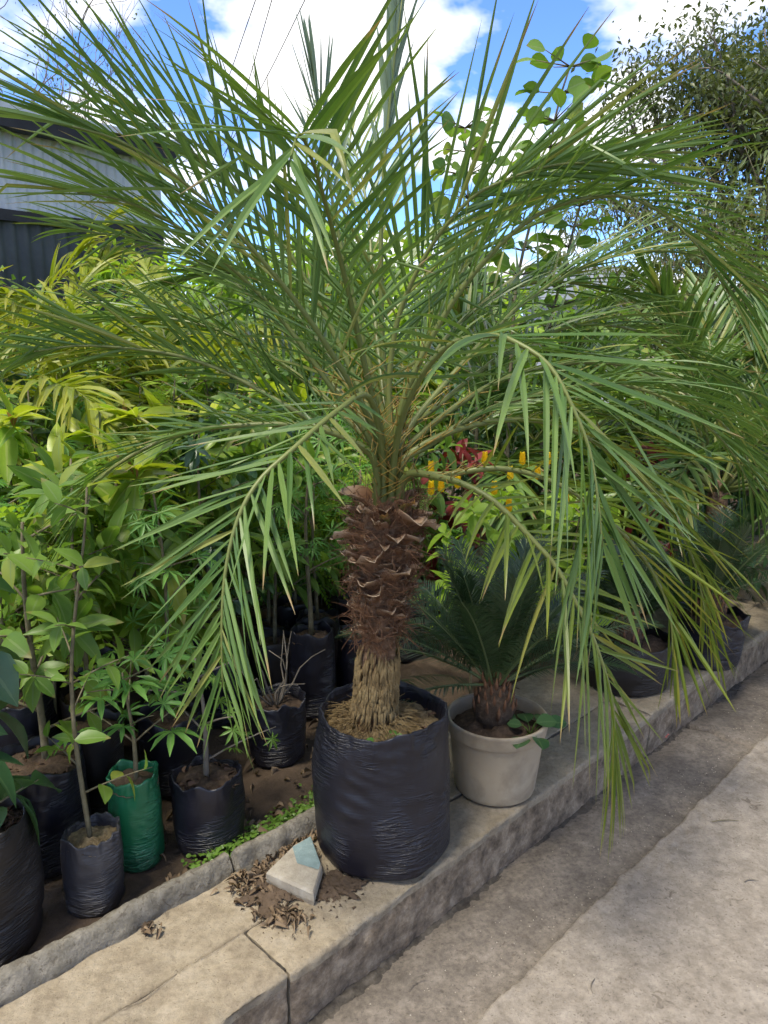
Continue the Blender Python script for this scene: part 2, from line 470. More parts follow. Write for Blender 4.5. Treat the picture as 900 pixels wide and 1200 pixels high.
M['palm'] = leafmat('date_palm_leaf', (0.036, 0.098, 0.017), (0.145, 0.228, 0.052), tip=(0.18, 0.22, 0.05), tipf=0.4, dead=0.85, odd=(0.26, 0.24, 0.06), trans=0.25, rough=0.42, spec=0.5)
M['palm_y'] = leafmat('date_palm_leaf_yellowing', (0.095, 0.150, 0.020), (0.165, 0.215, 0.028), tip=(0.24, 0.23, 0.03), tipf=0.6, dead=0.8, odd=(0.30, 0.26, 0.05), trans=0.32, rough=0.40, spec=0.45)
M['spear'] = leafmat('spear_leaf', (0.12, 0.18, 0.11), (0.18, 0.24, 0.15), trans=0.2, rough=0.5)
M['rachis'] = leafmat('palm_rachis', (0.105, 0.135, 0.03), (0.16, 0.18, 0.05), trans=0.0, rough=0.45, base=(0.085, 0.10, 0.022))
M['spine'] = leafmat('palm_spine', (0.28, 0.20, 0.04), (0.36, 0.30, 0.07), tip=(0.38, 0.14, 0.03), tipf=0.8, trans=0.1)
M['base'] = leafmat('leaf_base_scale', (0.15, 0.070, 0.034), (0.25, 0.135, 0.072), tip=(0.44, 0.33, 0.23), tipf=1.0, trans=0.0, rough=0.9, spec=0.1)
M['freshcut'] = leafmat('fresh_cut_petiole', (0.11, 0.13, 0.03), (0.13, 0.14, 0.03), tip=(0.42, 0.22, 0.06), tipf=0.9, trans=0.0, rough=0.7)
M['cycad'] = leafmat('cycad_leaf', (0.016, 0.040, 0.015), (0.036, 0.072, 0.024), trans=0.1, rough=0.35, spec=0.5)
M['cycad_rachis'] = leafmat('cycad_rachis', (0.06, 0.09, 0.035), (0.10, 0.13, 0.05), trans=0.0)
M['areca'] = leafmat('areca_leaf', (0.13, 0.19, 0.015), (0.30, 0.33, 0.03), tip=(0.36, 0.30, 0.04), tipf=0.6, trans=0.4)
M['mango'] = leafmat('bright_sapling_leaf', (0.12, 0.24, 0.025), (0.30, 0.42, 0.04), rib=(0.35, 0.42, 0.12), dead=0.5, odd=(0.36, 0.36, 0.06), trans=0.46, rough=0.35, spec=0.5)
M['mango_new'] = leafmat('new_yellow_leaf', (0.26, 0.36, 0.025), (0.44, 0.47, 0.04), rib=(0.5, 0.52, 0.18), trans=0.45, rough=0.35)
M['copper'] = leafmat('coppery_young_leaf', (0.28, 0.14, 0.06), (0.36, 0.20, 0.09), trans=0.3)
M['green'] = leafmat('mid_green_leaf', (0.08, 0.17, 0.028), (0.20, 0.31, 0.05), rib=(0.2, 0.28, 0.1), dead=0.5, odd=(0.30, 0.32, 0.06), trans=0.43, rough=0.42)
M['lime'] = leafmat('lime_leaf', (0.19, 0.33, 0.03), (0.33, 0.46, 0.055), trans=0.48)
M['dark'] = leafmat('dark_glossy_leaf', (0.028, 0.080, 0.034), (0.075, 0.15, 0.05), rib=(0.12, 0.19, 0.08), trans=0.22, rough=0.3, spec=0.5)
M['lobed'] = leafmat('lobed_leaf', (0.08, 0.22, 0.045), (0.16, 0.33, 0.065), rib=(0.22, 0.32, 0.12), trans=0.43)
M['olive'] = leafmat('olive_leaf', (0.06, 0.085, 0.025), (0.11, 0.13, 0.045), trans=0.3)
M['feather'] = leafmat('feathery_leaf', (0.085, 0.125, 0.035), (0.15, 0.18, 0.06), trans=0.35)
M['red'] = leafmat('dark_red_leaf', (0.10, 0.012, 0.014), (0.20, 0.03, 0.025), trans=0.25)
M['yellow'] = leafmat('yellow_bract', (0.78, 0.50, 0.01), (0.85, 0.62, 0.02), trans=0.3)
M['dry'] = leafmat('dry_leaf', (0.10, 0.068, 0.042), (0.27, 0.20, 0.13), trans=0.1, rough=0.85, spec=0.1)
M['chip'] = leafmat('bark_chip', (0.05, 0.03, 0.02), (0.15, 0.095, 0.065), trans=0.0, rough=0.9, spec=0.1)
M['weed'] = leafmat('weed_leaf', (0.07, 0.15, 0.02), (0.15, 0.26, 0.04), trans=0.3)
M['pink'] = leafmat('pink_petal', (0.55, 0.16, 0.16), (0.6, 0.2, 0.2), trans=0.3)

# ------------------------------------------------------------------ setting: ground, road, gutter, kerbs, bed
def smooth(a, b, x):
    t = np.clip((x - a) / (b - a), 0, 1); return t * t * (3 - 2 * t)

g = MB()
V = [(-400, -400, -0.08), (400, -400, -0.08), (400, 400, -0.08), (-400, 400, -0.08)]
g.add(V, [(0, 1, 2, 3)])
solo('ground', g, M['ground'], (0, 0, -0.08), kind='structure')

def axis(bounds):
    out = []
    for a, b, n in bounds: out += list(np.linspace(a, b, n, endpoint=False))
    return np.array(out + [bounds[-1][1]])

JOINT_T = 0.992
def joint_edge(s):
    return JOINT_T + 0.014 * noise.noise(Vector((s * 2.2, 3.3, 0))) + 0.012 * noise.noise(Vector((s * 9, 1.3, 0))) + 0.006 * noise.noise(Vector((s * 40, 5.1, 0)))

def heightfield(name, ss, tt, zf, mat):
    mb = MB()
    V = np.array([st(s, t, zf(s, t)) for s in ss for t in tt])
    mb.add(V, grid_idx(len(ss), len(tt)))
    return solo(name, mb, mat, (0, 0, 0), kind='structure')

def road_z(s, t):
    e = joint_edge(s)
    z = 0.010 + 0.006 * noise.fractal(Vector((s * 1.3, t * 1.3, 0)), 1, 2, 3) + 0.0035 * noise.fractal(Vector((s * 9, t * 9, 2)), 0.8, 2, 4)
    z -= 0.045 * float(smooth(e - 0.02, e + 0.006, t))
    if 0.9 < t < 1.02 and 0.5 < s < 6: z += 0.004 * noise.noise(Vector((s * 30, t * 30, 7)))
    return z
def gutter_z(s, t):
    z = -0.012 + 0.004 * noise.fractal(Vector((s * 2.3, t * 2.3, 4)), 1, 2, 3) + 0.003 * noise.fractal(Vector((s * 11, t * 11, 5)), 0.8, 2, 4)
    z -= 0.014 * float(smooth(1.2, 1.3, t))
    d = abs(s - (3.23 + 0.02 * noise.noise(Vector((t * 14, 0, 0)))))
    if d < 0.02: z -= 0.03 * (1 - d / 0.02)
    return z
S_AX = axis([(-9, 0.6, 24), (0.6, 5.0, 400), (5.0, 40, 60)])
heightfield('road', S_AX, axis([(-9, -1.4, 10), (-1.4, 0.90, 120), (0.90, 1.03, 22)]), road_z, M['road'])
heightfield('gutter', S_AX, axis([(0.955, 1.42, 40)]), gutter_z, M['gutter'])

def bed_z(s, t):
    z = 0.155 + 0.02 * noise.fractal(Vector((s * 3, t * 3, 9)), 1, 2, 4) + 0.012 * noise.fractal(Vector((s * 14, t * 14, 9)), 0.9, 2, 4)
    return z
heightfield('planting_bed', axis([(-6, 0.0, 15), (0.0, 4.2, 170), (4.2, 30, 40)]), axis([(1.69, 4.2, 110), (4.2, 16, 40)]), bed_z, M['soil'])

def sweep(name, prof, s0, s1, ds, mat, amp, freq, parent, facemat=None, seed=0.0, chip=0.0):
    """a moulded concrete piece: profile of (t, z) swept along the kerb, displaced by noise"""
    prof = np.asarray(prof, float)
    P, _ = catmull(np.c_[prof, np.zeros(len(prof))], max(24, int(np.sum(np.linalg.norm(np.diff(prof, axis=0), axis=1)) / 0.010)))
    n = max(6, int((s1 - s0) / ds)); ss = np.linspace(s0, s1, n); m = len(P)
    tg = np.gradient(P[:, :2], axis=0); nn = np.stack([-tg[:, 1], tg[:, 0]], 1)
    nn /= np.linalg.norm(nn, axis=1, keepdims=True) + 1e-9
    V = []; AT = []
    for s in ss:
        ed = min(s - s0, s1 - s)
        rnd = -0.004 * (1 - min(1, ed / 0.008)) ** 2
        for k in range(m):
            q = Vector((s * freq, P[k, 0] * freq + seed, P[k, 1] * freq))
            d = amp * noise.fractal(q, 0.9, 2, 5) + amp * 0.4 * noise.noise(q * 7)
            if chip:
                c = noise.noise(Vector((s * 8, P[k, 0] * 8 + seed * 3, P[k, 1] * 8)))
                d -= chip * max(0, c - 0.25)
            d += rnd
            V.append(st(s, P[k, 0] + nn[k, 0] * d, P[k, 1] + nn[k, 1] * d))
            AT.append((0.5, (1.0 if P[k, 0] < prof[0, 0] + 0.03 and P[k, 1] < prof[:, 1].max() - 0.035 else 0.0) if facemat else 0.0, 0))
    mb = MB(); mb.add(V, grid_idx(n, m), None, AT)
    for i in (0, n - 1):           # end caps
        ring = np.array(V[i * m:(i + 1) * m]); c = ring.mean(0)
        b = len(ring)
        T = [(b, k, k + 1) if i else (b, k + 1, k) for k in range(b - 1)] + [((b, b - 1, 0) if i else (b, 0, b - 1))]
        mb.add(np.vstack([ring, c]), None, T, np.tile((0.5, 0.3 if facemat else 0.0, 0), (b + 1, 1)))
    org = ORIGIN[parent.name] if parent else (0, 0, 0)
    o = part(name, mb, mat, parent)
    return o

pav = bpy.data.objects.new('pavement', None); col.objects.link(pav); ORIGIN['pavement'] = np.zeros(3); pav['kind'] = 'structure'
ZT = 0.17
def kerb_profile(t0, t1, ztop, zbot, r=0.013):
    return [(t0 + 0.012, zbot), (t0 + 0.006, zbot + 0.05), (t0 + 0.002, ztop - r * 1.6), (t0 + r * 0.35, ztop - r * 0.35), (t0 + r * 1.6, ztop),
            ((t0 + t1) / 2, ztop + 0.001), (t1 - 0.006, ztop), (t1 - 0.001, ztop - 0.003), (t1, ztop - 0.02), (t1, zbot)]
seams = [-1.2, 0.962, 2.86, 4.7, 6.9]
for i in range(4):
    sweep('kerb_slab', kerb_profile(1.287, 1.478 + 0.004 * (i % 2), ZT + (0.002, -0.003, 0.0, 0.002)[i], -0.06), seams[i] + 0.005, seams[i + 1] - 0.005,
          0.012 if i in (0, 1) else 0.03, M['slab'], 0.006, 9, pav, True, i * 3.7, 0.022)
seams2 = [-1.2, 0.28, 1.52, 2.95, 4.6, 6.9]
for i in range(5):
    sweep('back_slab', kerb_profile(1.4845, 1.70 if i < 2 else 1.86, ZT - 0.004 + (0.001, 0.0, 0.003, 0.0, 0.0)[i], 0.02, 0.010), seams2[i] + 0.004, seams2[i + 1] - 0.004,
          0.015 if i in (0, 1, 2) else 0.03, M['slab'], 0.004, 8, pav, None, 20 + i * 2.9, 0.010)
inner = bpy.data.objects.new('inner_kerb', None); col.objects.link(inner); ORIGIN['inner_kerb'] = np.zeros(3); inner['kind'] = 'structure'
def inner_profile(t0, w, zt):
    return [(t0 + 0.002, 0.10), (t0 - 0.004, ZT), (t0 + 0.002, zt - 0.03), (t0 + 0.016, zt - 0.004), (t0 + w * 0.5, zt), (t0 + w - 0.016, zt - 0.006), (t0 + w, zt - 0.03), (t0 + w, 0.10)]
sweep('kerb_piece', inner_profile(1.690, 0.060, 0.228), -1.2, 1.075, 0.012, M['inner'], 0.009, 10, inner, None, 1.1, 0.025)
sweep('kerb_piece', inner_profile(1.668, 0.062, 0.235), 1.085, 1.62, 0.012, M['inner'], 0.010, 10, inner, None, 5.1, 0.03)

# low step and wall at the far end of the pavement
p0 = at(905, 735, 4.3)
mb = MB(); c = st(5.9, 1.95)
box(mb, (-0.42, -0.35, 0.0), (0.42, 0.35, 0.42))
o = solo('concrete_block', mb, M['slab'], (0, 0, 0), 'pale concrete block at the end of the pavement behind the cycads', 'concrete block', smooth=False)
o.location = (2.62, 4.55, 0.1); o.rotation_euler[2] = R(42)
bv = o.modifiers.new('bevel', 'BEVEL'); bv.width = 0.02; bv.segments = 2
mb = MB(); box(mb, (-1.6, -0.10, 0.0), (1.6, 0.10, 0.95))
o = solo('garden_wall', mb, M['brownwall'], (0, 0, 0), 'low brown plastered wall at the far right behind the cycads', 'wall', smooth=False)
o.location = (3.9, 5.5, 0.0); o.rotation_euler[2] = R(20)
bv = o.modifiers.new('bevel', 'BEVEL'); bv.width = 0.02; bv.segments = 2

# ------------------------------------------------------------------ leaves
def ovate(ratio=0.4, seg=6, fold=0.18, droop=0.25, widest=0.42, acum=1.0, wave=0.0):
    """unit-length leaf template: returns verts, quads, attr(along, across)"""
    y = np.linspace(0, 1, seg + 1)
    w = np.where(y < widest, np.sin(y / widest * math.pi / 2) ** 0.8, np.cos((y - widest) / (1 - widest) * math.pi / 2) ** acum)
    w = np.maximum(w * ratio / 2, 0.006)
    V, A = [], []
    for i in range(seg + 1):
        zc = -droop * y[i] ** 2
        wv = wave * math.sin(y[i] * 14)
        for k, sx in enumerate((-1, 0, 1)):
            V.append((sx * w[i], y[i], zc + (fold * w[i] * 2 + wv * sx if sx else 0)))
            A.append((0.5, y[i], abs(sx)))
    return np.array(V), grid_idx(seg + 1, 3), np.array(A)

def lobed(n=7, ratio=0.24, seg=3, spread=130, petiole=0.0):
    mbV, mbQ, mbA, k = [], [], [], 0
    for i in range(n):
        a = R(-spread + 2 * spread * i / (n - 1))
        L = 1.0 - 0.35 * abs(i - (n - 1) / 2) / ((n - 1) / 2)
        V, Q, A = ovate(ratio, seg, 0.2, 0.2, 0.55)
        V = V * L
        x, y = V[:, 0] * math.cos(a) + V[:, 1] * math.sin(a), -V[:, 0] * math.sin(a) + V[:, 1] * math.cos(a)
        V = np.stack([x * 0.55, 0.42 + y * 0.55, V[:, 2]], 1)
        mbV.append(V); mbQ.append(Q + k); mbA.append(A); k += len(V)
    w = 0.008
    mbV.append(np.array([(-w, 0, 0), (w, 0, 0), (w, 0.42, 0), (-w, 0.42, 0)])); mbQ.append(np.array([(0, 1, 2, 3)]) + k); mbA.append(np.full((4, 3), 0.5))
    return np.concatenate(mbV), np.concatenate(mbQ), np.concatenate(mbA)

def pinnate(n=8, ratio=0.5, ll=0.2, seg=2, droop=0.25):
    mbV, mbQ, mbA, k = [], [], [], 0
    for i in range(n):
        y = 0.12 + 0.85 * i / (n - 1)
        for sx in (-1, 1):
            V, Q, A = ovate(ratio, seg, 0.1, 0.1)
            a = R(62) * sx; V = V * ll * (1 - 0.35 * abs(i / (n - 1) - 0.4))
            xx = V[:, 0] * math.cos(a) + V[:, 1] * math.sin(a); yy = -V[:, 0] * math.sin(a) + V[:, 1] * math.cos(a)
            V = np.stack([xx, y + yy, V[:, 2] - droop * y * y], 1)
            mbV.append(V); mbQ.append(Q + k); mbA.append(A); k += len(V)
    ys = np.linspace(0, 1, 4); w = 0.006
    V = np.array([(sx * w, y, -droop * y * y) for y in ys for sx in (-1, 1)])
    mbV.append(V); mbQ.append(grid_idx(4, 2) + k); mbA.append(np.full((8, 3), 0.5))
    return np.concatenate(mbV), np.concatenate(mbQ), np.concatenate(mbA)

TPL = {
    'mango': ovate(0.34, 6, 0.22, 0.30, 0.45, 0.9, 0.006),
    'ovate': ovate(0.52, 5, 0.16, 0.22, 0.40, 0.9),
    'broad': ovate(0.62, 6, 0.16, 0.30, 0.38, 1.0, 0.008),
    'round': ovate(0.85, 5, 0.12, 0.15, 0.5, 0.6),
    'narrow': ovate(0.18, 3, 0.2, 0.3, 0.45),
    'small': ovate(0.5, 2, 0.15, 0.2, 0.45),
    'lobed': lobed(), 'lobed_fine': lobed(7, 0.17, 2, 110),
    'pinnate': pinnate(), 'pinnate_fine': pinnate(9, 0.34, 0.26, 1, 0.35),
}
TPL['curl'] = ovate(0.55, 4, 0.5, 0.35, 0.4, 0.9, 0.03)
TPL['shred'] = ovate(0.42, 6, 1.1, 0.9, 0.45, 0.8, 0.05)
TPL_MESH = {}
def tpl_mesh(kind, mat):
    key = (kind, mat)
    if key not in TPL_MESH:
        V, Q, A = TPL[kind]
        mb = MB(); mb.add(V, Q, None, A)
        me = mb.mesh('leaf'); me.materials.append(M[mat]); TPL_MESH[key] = me
    return TPL_MESH[key]

def scatter(mb, kind, leaves):
    """leaves: list of (pos, dir, normal, size) -> one joined set"""
    if not leaves: return
    V, Q, A = TPL[kind]
    P = np.array([l[0] for l in leaves]); D = np.array([l[1] for l in leaves], float); N_ = np.array([l[2] for l in leaves], float)
    sz = np.array([l[3] for l in leaves])
    D /= np.linalg.norm(D, axis=1, keepdims=True) + 1e-9
    N_ -= (N_ * D).sum(1, keepdims=True) * D; N_ /= np.linalg.norm(N_, axis=1, keepdims=True) + 1e-9
    S = np.cross(D, N_)
    W = P[:, None] + sz[:, None, None] * (V[None, :, 0:1] * S[:, None] + V[None, :, 1:2] * D[:, None] + V[None, :, 2:3] * N_[:, None])
    n, k = len(P), len(V)
    QQ = (Q[None] + (np.arange(n) * k)[:, None, None]).reshape(-1, 4)
    AA = np.repeat(A[None], n, 0); AA[:, :, 0] = rng.random(n)[:, None]
    mb.add(W.reshape(-1, 3), QQ, None, AA.reshape(-1, 3))

def branchy(base, H, nb, spread, per, lsize, r0, up=0.6, start=0.3, lean=(0, 0), blen=0.45, droop=0.3, cluster=0, wig=0.06):
    """stem and branches of a sapling; returns tubes and leaf placements"""
    tubes, leaves = [], []
    base = np.array(base, float)
    n = 9
    ph = rng.random(2) * 6
    stem = []
    for i in range(n):
        f = i / (n - 1)
        stem.append(base + np.array((lean[0] * f + wig * H * math.sin(f * 4 + ph[0]) * f * 0.6, lean[1] * f + wig * H * math.cos(f * 3.3 + ph[1]) * f * 0.6, H * f)))
    stem, _ = catmull(stem, 14)
    tubes.append((stem, np.linspace(r0, r0 * 0.35, len(stem))))
    def put(pt, axis_, k, size):
        az = k * 2.4 + rng.random() * 0.7
        ref = np.array((0, 0, 1.0)) if abs(axis_[2]) < 0.9 else np.array((1.0, 0, 0))
        s = nrm(np.cross(axis_, ref)); b = np.cross(s, axis_)
        side = math.cos(az) * s + math.sin(az) * b
        d = nrm(axis_ * 0.45 + side + np.array((0, 0, -droop * (0.3 + rng.random()))))
        nn_ = np.array((0, 0, 1.0)) + rng.normal(0, 0.35, 3) + axis_ * 0.3
        leaves.append((pt, d, nn_, size * rng.uniform(0.65, 1.15)))
    for b in range(nb):
        f = start + (1 - start) * (b + rng.random()) / nb
        p = stem[min(len(stem) - 1, int(f * (len(stem) - 1)))]
        az = b * 2.4 + rng.random()
        L = H * blen * spread * (1.15 - 0.6 * f) * rng.uniform(0.7, 1.2)
        d = nrm((math.cos(az), math.sin(az), up * rng.uniform(0.6, 1.4)))
        q = np.array([p + d * L * t + np.array((0, 0, -0.12 * L * t * t)) for t in np.linspace(0, 1, 5)])
        tubes.append((q, np.linspace(r0 * 0.4, r0 * 0.14, 5)))
        for k in range(per):
            t = 0.2 + 0.8 * (k + rng.random() * 0.5) / per
            i = min(3, int(t * 4)); pt = q[i] + (q[i + 1] - q[i]) * (t * 4 - i)
            put(pt, nrm(q[i + 1] - q[i]), k, lsize)
        for k in range(cluster):
            put(q[-1], nrm(q[-1] - q[-2]), k, lsize)
    for k in range(max(3, per // 2)):
        put(stem[-1 - (k % 3)], np.array((0, 0, 1.0)), k, lsize)
    return tubes, leaves

def build_plant(name, base, tubes, leaves, kind, mat, label, cat, group=None, stem='stem', indiv=False, extra=None, leafname='leaf', crown='foliage'):
    root = thing(name, tuple(base), label, cat, group)
    mb = MB()
    for P, r in tubes: tube(mb, P, r, 6)
    part('trunk' if cat == 'tree' else 'stem', mb, M[stem], root)
    if indiv:
        me = tpl_mesh(kind, mat)
        for (p, d, n, s) in leaves:
            inst(leafname, me, root, basis(p, d, n, s))
    elif leaves:
        mb = MB(); scatter(mb, kind, leaves)
        part(crown, mb, M[mat], root, kind='stuff')
    if extra:
        for (k2, m2, l2, nm) in extra:
            if not l2: continue
            mb = MB(); scatter(mb, k2, l2); part(nm, mb, M[m2], root, kind='stuff')
    return root

# ------------------------------------------------------------------ bags and pots
def poly_bag(c, rb, rt, h, mat, label, soil=0.05, seed=0.0, amp=1.0, group=None, square=0.0, name='planter_bag', ns=96, soilmat='potsoil', rim=0.02, fold=False, chips=0):
    root = thing(name, tuple(c), label, 'planter bag', group)
    rows = []
    nz = 46 if ns > 40 else 16
    rows.append((0.001, 0.004)); rows.append((rb * 0.6, 0.002)); rows.append((rb * 0.93, 0.004)); rows.append((rb * 0.99, 0.012))
    for i in range(nz):
        f = (i + 1) / nz
        rows.append((rb + (rt - rb) * f + 0.012 * rb / 0.2 * math.sin(f * math.pi), 0.014 + (h - 0.014) * f))
    ntop = len(rows)
    if fold:
        rows += [(rt - 0.002, h + 0.004), (rt - 0.006, h + 0.003), (rt - 0.010, h - 0.02), (rt - 0.014, h - soil), (rt - 0.02, h - soil - 0.04)]
    else:
        rows += [(rt - 0.003, h + 0.003), (rt - 0.006, h - 0.002), (rt - 0.008, h - soil), (rt - 0.012, h - soil - 0.04)]
    def fn(th, r, z, i):
        f = min(1, z / h)
        q = Vector((math.cos(th), math.sin(th), 0))
        if square:
            r *= 1 + square * (0.5 - 0.5 * math.cos(4 * th + seed)) * (0.3 + 0.7 * f)
        w = 0.0
        a = noise.noise(Vector((q.x * 1.1 + seed, q.y * 1.1, z * 16)))
        w += 0.003 * a
        msk = max(0.0, noise.noise(Vector((q.x * 1.3 + seed * 2, q.y * 1.3, z * 5 + seed))) + 0.1) * 2.2
        w += 0.006 * msk * abs(noise.noise(Vector((q.x * 1.6 + seed, q.y * 1.6 + 4, z * 38 + 2.0 * q.x)))) * (0.6 + 0.6 * math.sin(z * 9 + seed) ** 2)
        w += 0.015 * noise.noise(Vector((q.x * 1.4, q.y * 1.4 + seed, z * 5)))
        pl = max(0, (f - 0.72) / 0.28)
        w += 0.009 * pl * noise.noise(Vector((q.x * 5, q.y * 5 + seed, z * 9)))
        w += 0.009 * pl * abs(noise.noise(Vector((q.x * 12, q.y * 12 + seed, z * 14))))
        if i < 3: w = 0
        zz = z
        if f > 0.6:
            k = (f - 0.6) / 0.4
            zz += rim * k * noise.noise(Vector((q.x * 1.5 + seed, q.y * 1.5, 3))) * 1.6 + rim * 0.5 * k * noise.noise(Vector((q.x * 3.2 + seed, q.y * 3.2, 8)))
        return r + w * amp * (rb / 0.2) ** 0.6, zz
    mb = MB(); lathe(mb, rows, c, ns, fn)
    part('bag_wall', mb, mat, root)
    mb = MB(); disc(mb, (c[0], c[1], c[2] + h - soil), rt * (1 + square * 0.4) + 0.001, 10, 40, 0.016, 24, 0.015)
    part('soil', mb, M[soilmat], root)
    if chips:
        lv = []
        for k in range(chips):
            a, rr, a2 = rng.uniform(0, 6.28), rt * math.sqrt(rng.random()) * 0.92, rng.uniform(0, 6.28)
            lv.append((np.array((c[0] + rr * math.cos(a), c[1] + rr * math.sin(a), c[2] + h - soil + 0.008)), (math.cos(a2), math.sin(a2), rng.normal(0, 0.3)), rng.normal(0, 0.4, 3) + (0, 0, 1), rng.uniform(0.012, 0.032)))
        mb = MB(); scatter(mb, 'curl', lv); part('bark_chips', mb, M['chip'], root, kind='stuff')
    return root

BAG_C = np.array((-0.004, 2.108, ZT))
poly_bag(BAG_C, 0.200, 0.186, 0.445, M['bag'], 'large black polythene planter bag holding the palm on the kerb slabs', 0.055, 2.3, 1.0, soilmat='straw', ns=180, rim=0.011, fold=True, chips=60)

# beige pot with the cycad
POT_C = np.array((0.385, 2.405, ZT))
root = thing('plant_pot', tuple(POT_C), 'round beige plastic pot with a cycad beside the large black bag', 'plant pot')
mb = MB()
lathe(mb, [(0.001, 0.003), (0.128, 0.003), (0.134, 0.008), (0.138, 0.02), (0.150, 0.12), (0.159, 0.215), (0.160, 0.217), (0.166, 0.220), (0.168, 0.226), (0.172, 0.262), (0.1725, 0.270), (0.169, 0.274), (0.163, 0.272), (0.160, 0.262), (0.157, 0.22), (0.15, 0.17)], POT_C, 72)
part('pot_wall', mb, M['pot'], root)
mb = MB(); disc(mb, POT_C + np.array((0, 0, 0.225)), 0.158, 10, 40, 0.02, 22, 0.03)
part('soil', mb, M['potsoil'], root)

# ------------------------------------------------------------------ palm fronds
def frond_frames(P):
    T = tangents(P)
    A = P[-1] - P[0]; A = A.copy(); A[2] = 0
    if np.linalg.norm(A) < 0.12: A = np.array((0.3, -1, 0))
    A = nrm(A); S0 = np.cross(A, (0, 0, 1.0))
    S = S0[None] - (T @ S0)[:, None] * T
    S /= np.linalg.norm(S, axis=1, keepdims=True) + 1e-9
    U = np.cross(S, T)
    return T, S, U

def leaflet(p, d, n, L, w, droop, seg=7, phi=0.5, twist=0.0, rnd=0.5, kink=0.0):
    """one folded strap-shaped leaflet; midrib doubled so that the fold stays crisp"""
    pts = [np.array(p)]; ds = [nrm(d)]; d = nrm(d)
    step = L / seg
    kk = rng.integers(2, seg) if kink else -1
    for i in range(seg):
        f = (i + 1) / seg
        d = nrm(d + np.array((0, 0, -1.0)) * droop * f * (1.6 / seg))
        if i == kk: d = nrm(d + np.array((0, 0, -1.0)) * kink)
        pts.append(pts[-1] + d * step); ds.append(d)
    y = np.linspace(0, 1, seg + 1)
    wd = w * np.clip(np.minimum(0.35 + y * 4.5, 1) * np.clip((1 - y) * 2.1, 0, 1) ** 0.75, 0.03, 1)
    VL, VR, AL, AR = [], [], [], []
    for i in range(seg + 1):
        nn = np.asarray(n) - np.dot(n, ds[i]) * ds[i]; nn = nrm(nn)
        W = np.cross(ds[i], nn)
        ca, sa = math.cos(twist * y[i]), math.sin(twist * y[i])
        W, nn = W * ca + nn * sa, nn * ca - W * sa
        ph = phi * (1 - 0.5 * y[i])
        VL += [pts[i] - W * wd[i] * math.cos(ph) + nn * wd[i] * math.sin(ph), pts[i]]
        VR += [pts[i], pts[i] + W * wd[i] * math.cos(ph) + nn * wd[i] * math.sin(ph)]
        AL += [(rnd, y[i], 1), (rnd, y[i], 0)]; AR += [(rnd, y[i], 0), (rnd, y[i], 1)]
    k = 2 * (seg + 1)
    Q = grid_idx(seg + 1, 2)
    return np.array(VL + VR), np.concatenate([Q, Q + k]), np.array(AL + AR)

def frond(parent, pts, nside, Lmax, w=0.0095, a0=58, a1=20, droop=0.25, beta=(0, 30), u0=0.22, mat='palm', indiv=False, r0=0.011, spines=True, seg=7,
          rmat='rachis', tipL=0.6, name='frond', kinkp=0.06, baseL=0.45, lname='leaflet', roll=0.0, droops=None, fan=1.0, apow=0.9):
    P, Ltot = catmull(pts, 46)
    T, S, U = frond_frames(P)
    if roll:
        cr_, sr_ = math.cos(R(roll)), math.sin(R(roll)); S, U = S * cr_ + U * sr_, U * cr_ - S * sr_
    n = len(P)
    mb = MB()
    rr = np.linspace(1, 0.16, n) ** 0.9 * r0 + 0.009 * np.exp(-np.linspace(0, 1, n) * 22) * (r0 / 0.011)
    tube(mb, P, rr, 7)
    fr = part(name, mb, M[rmat], parent)
    big = MB(); sp = MB(); cnt = 0
    for k in range(nside):
        for sg in (-1, 1):
            u = u0 + (1 - u0) * (max(0.05, k + 0.5 + (0.22 if sg > 0 else 0) + rng.normal(0, 0.16)) / nside) ** 0.92
            u = min(u, 0.995)
            x = u * (n - 1); i = min(int(x), n - 2); f = x - i
            p = P[i] * (1 - f) + P[i + 1] * f
            t, s, uu = T[i], S[i], U[i]
            v = (u - u0) / (1 - u0)
            al = R(a0 + (a1 - a0) * v ** apow + rng.normal(0, 6.5))
            be = R(rng.uniform(*beta) + (-14, 4, 16)[(k + (sg > 0)) % 3] * fan)
            d = math.cos(al) * t + math.sin(al) * (sg * math.cos(be) * s + math.sin(be) * uu)
            L = Lmax * (baseL + (1 - baseL) * math.sin(min(1, v / 0.42) * math.pi / 2)) * (1 - (1 - tipL) * max(0, (v - 0.45) / 0.55) ** 1.6) * rng.uniform(0.88, 1.08)
            nn = uu * 1.0 + t * rng.normal(-0.1, 0.3) + s * sg * rng.normal(-0.25, 0.25)
            V, Q, A = leaflet(p, d, nn, L, w * rng.uniform(0.85, 1.12) * (0.75 + 0.25 * min(1, v * 4)), (droop if droops is None else droops[(sg + 1) // 2]) * rng.uniform(0.5, 1.6), seg, 0.55, rng.normal(0, 0.35), rng.random(), 0.9 if rng.random() < kinkp else 0)
            if indiv:
                m1 = MB(); m1.add(V, Q, None, A); o = part(lname, m1, M[mat], fr)
            else: big.add(V, Q, None, A)
    if spines:
        for k in range(int(9)):
            for sg in (-1, 1):
                u = 0.05 + (u0 - 0.04) * (k + rng.random()) / 9
                x = u * (n - 1); i = min(int(x), n - 2); p = P[i] + (P[i + 1] - P[i]) * (x - i)
                d = nrm(T[i] * rng.uniform(0.3, 1.0) + sg * S[i] * rng.uniform(0.4, 1.0) + U[i] * rng.uniform(-0.2, 0.7))
                Ls = rng.uniform(0.04, 0.11)
                q = np.array([p, p + d * Ls * 0.5, p + d * Ls])
                tube(sp, q, [0.0022, 0.0016, 0.0004], 4)
        part('spines', sp, M['spine'], fr, kind='stuff')
    if not indiv: part('leaflets', big, M[mat], fr, kind='stuff')
    return fr

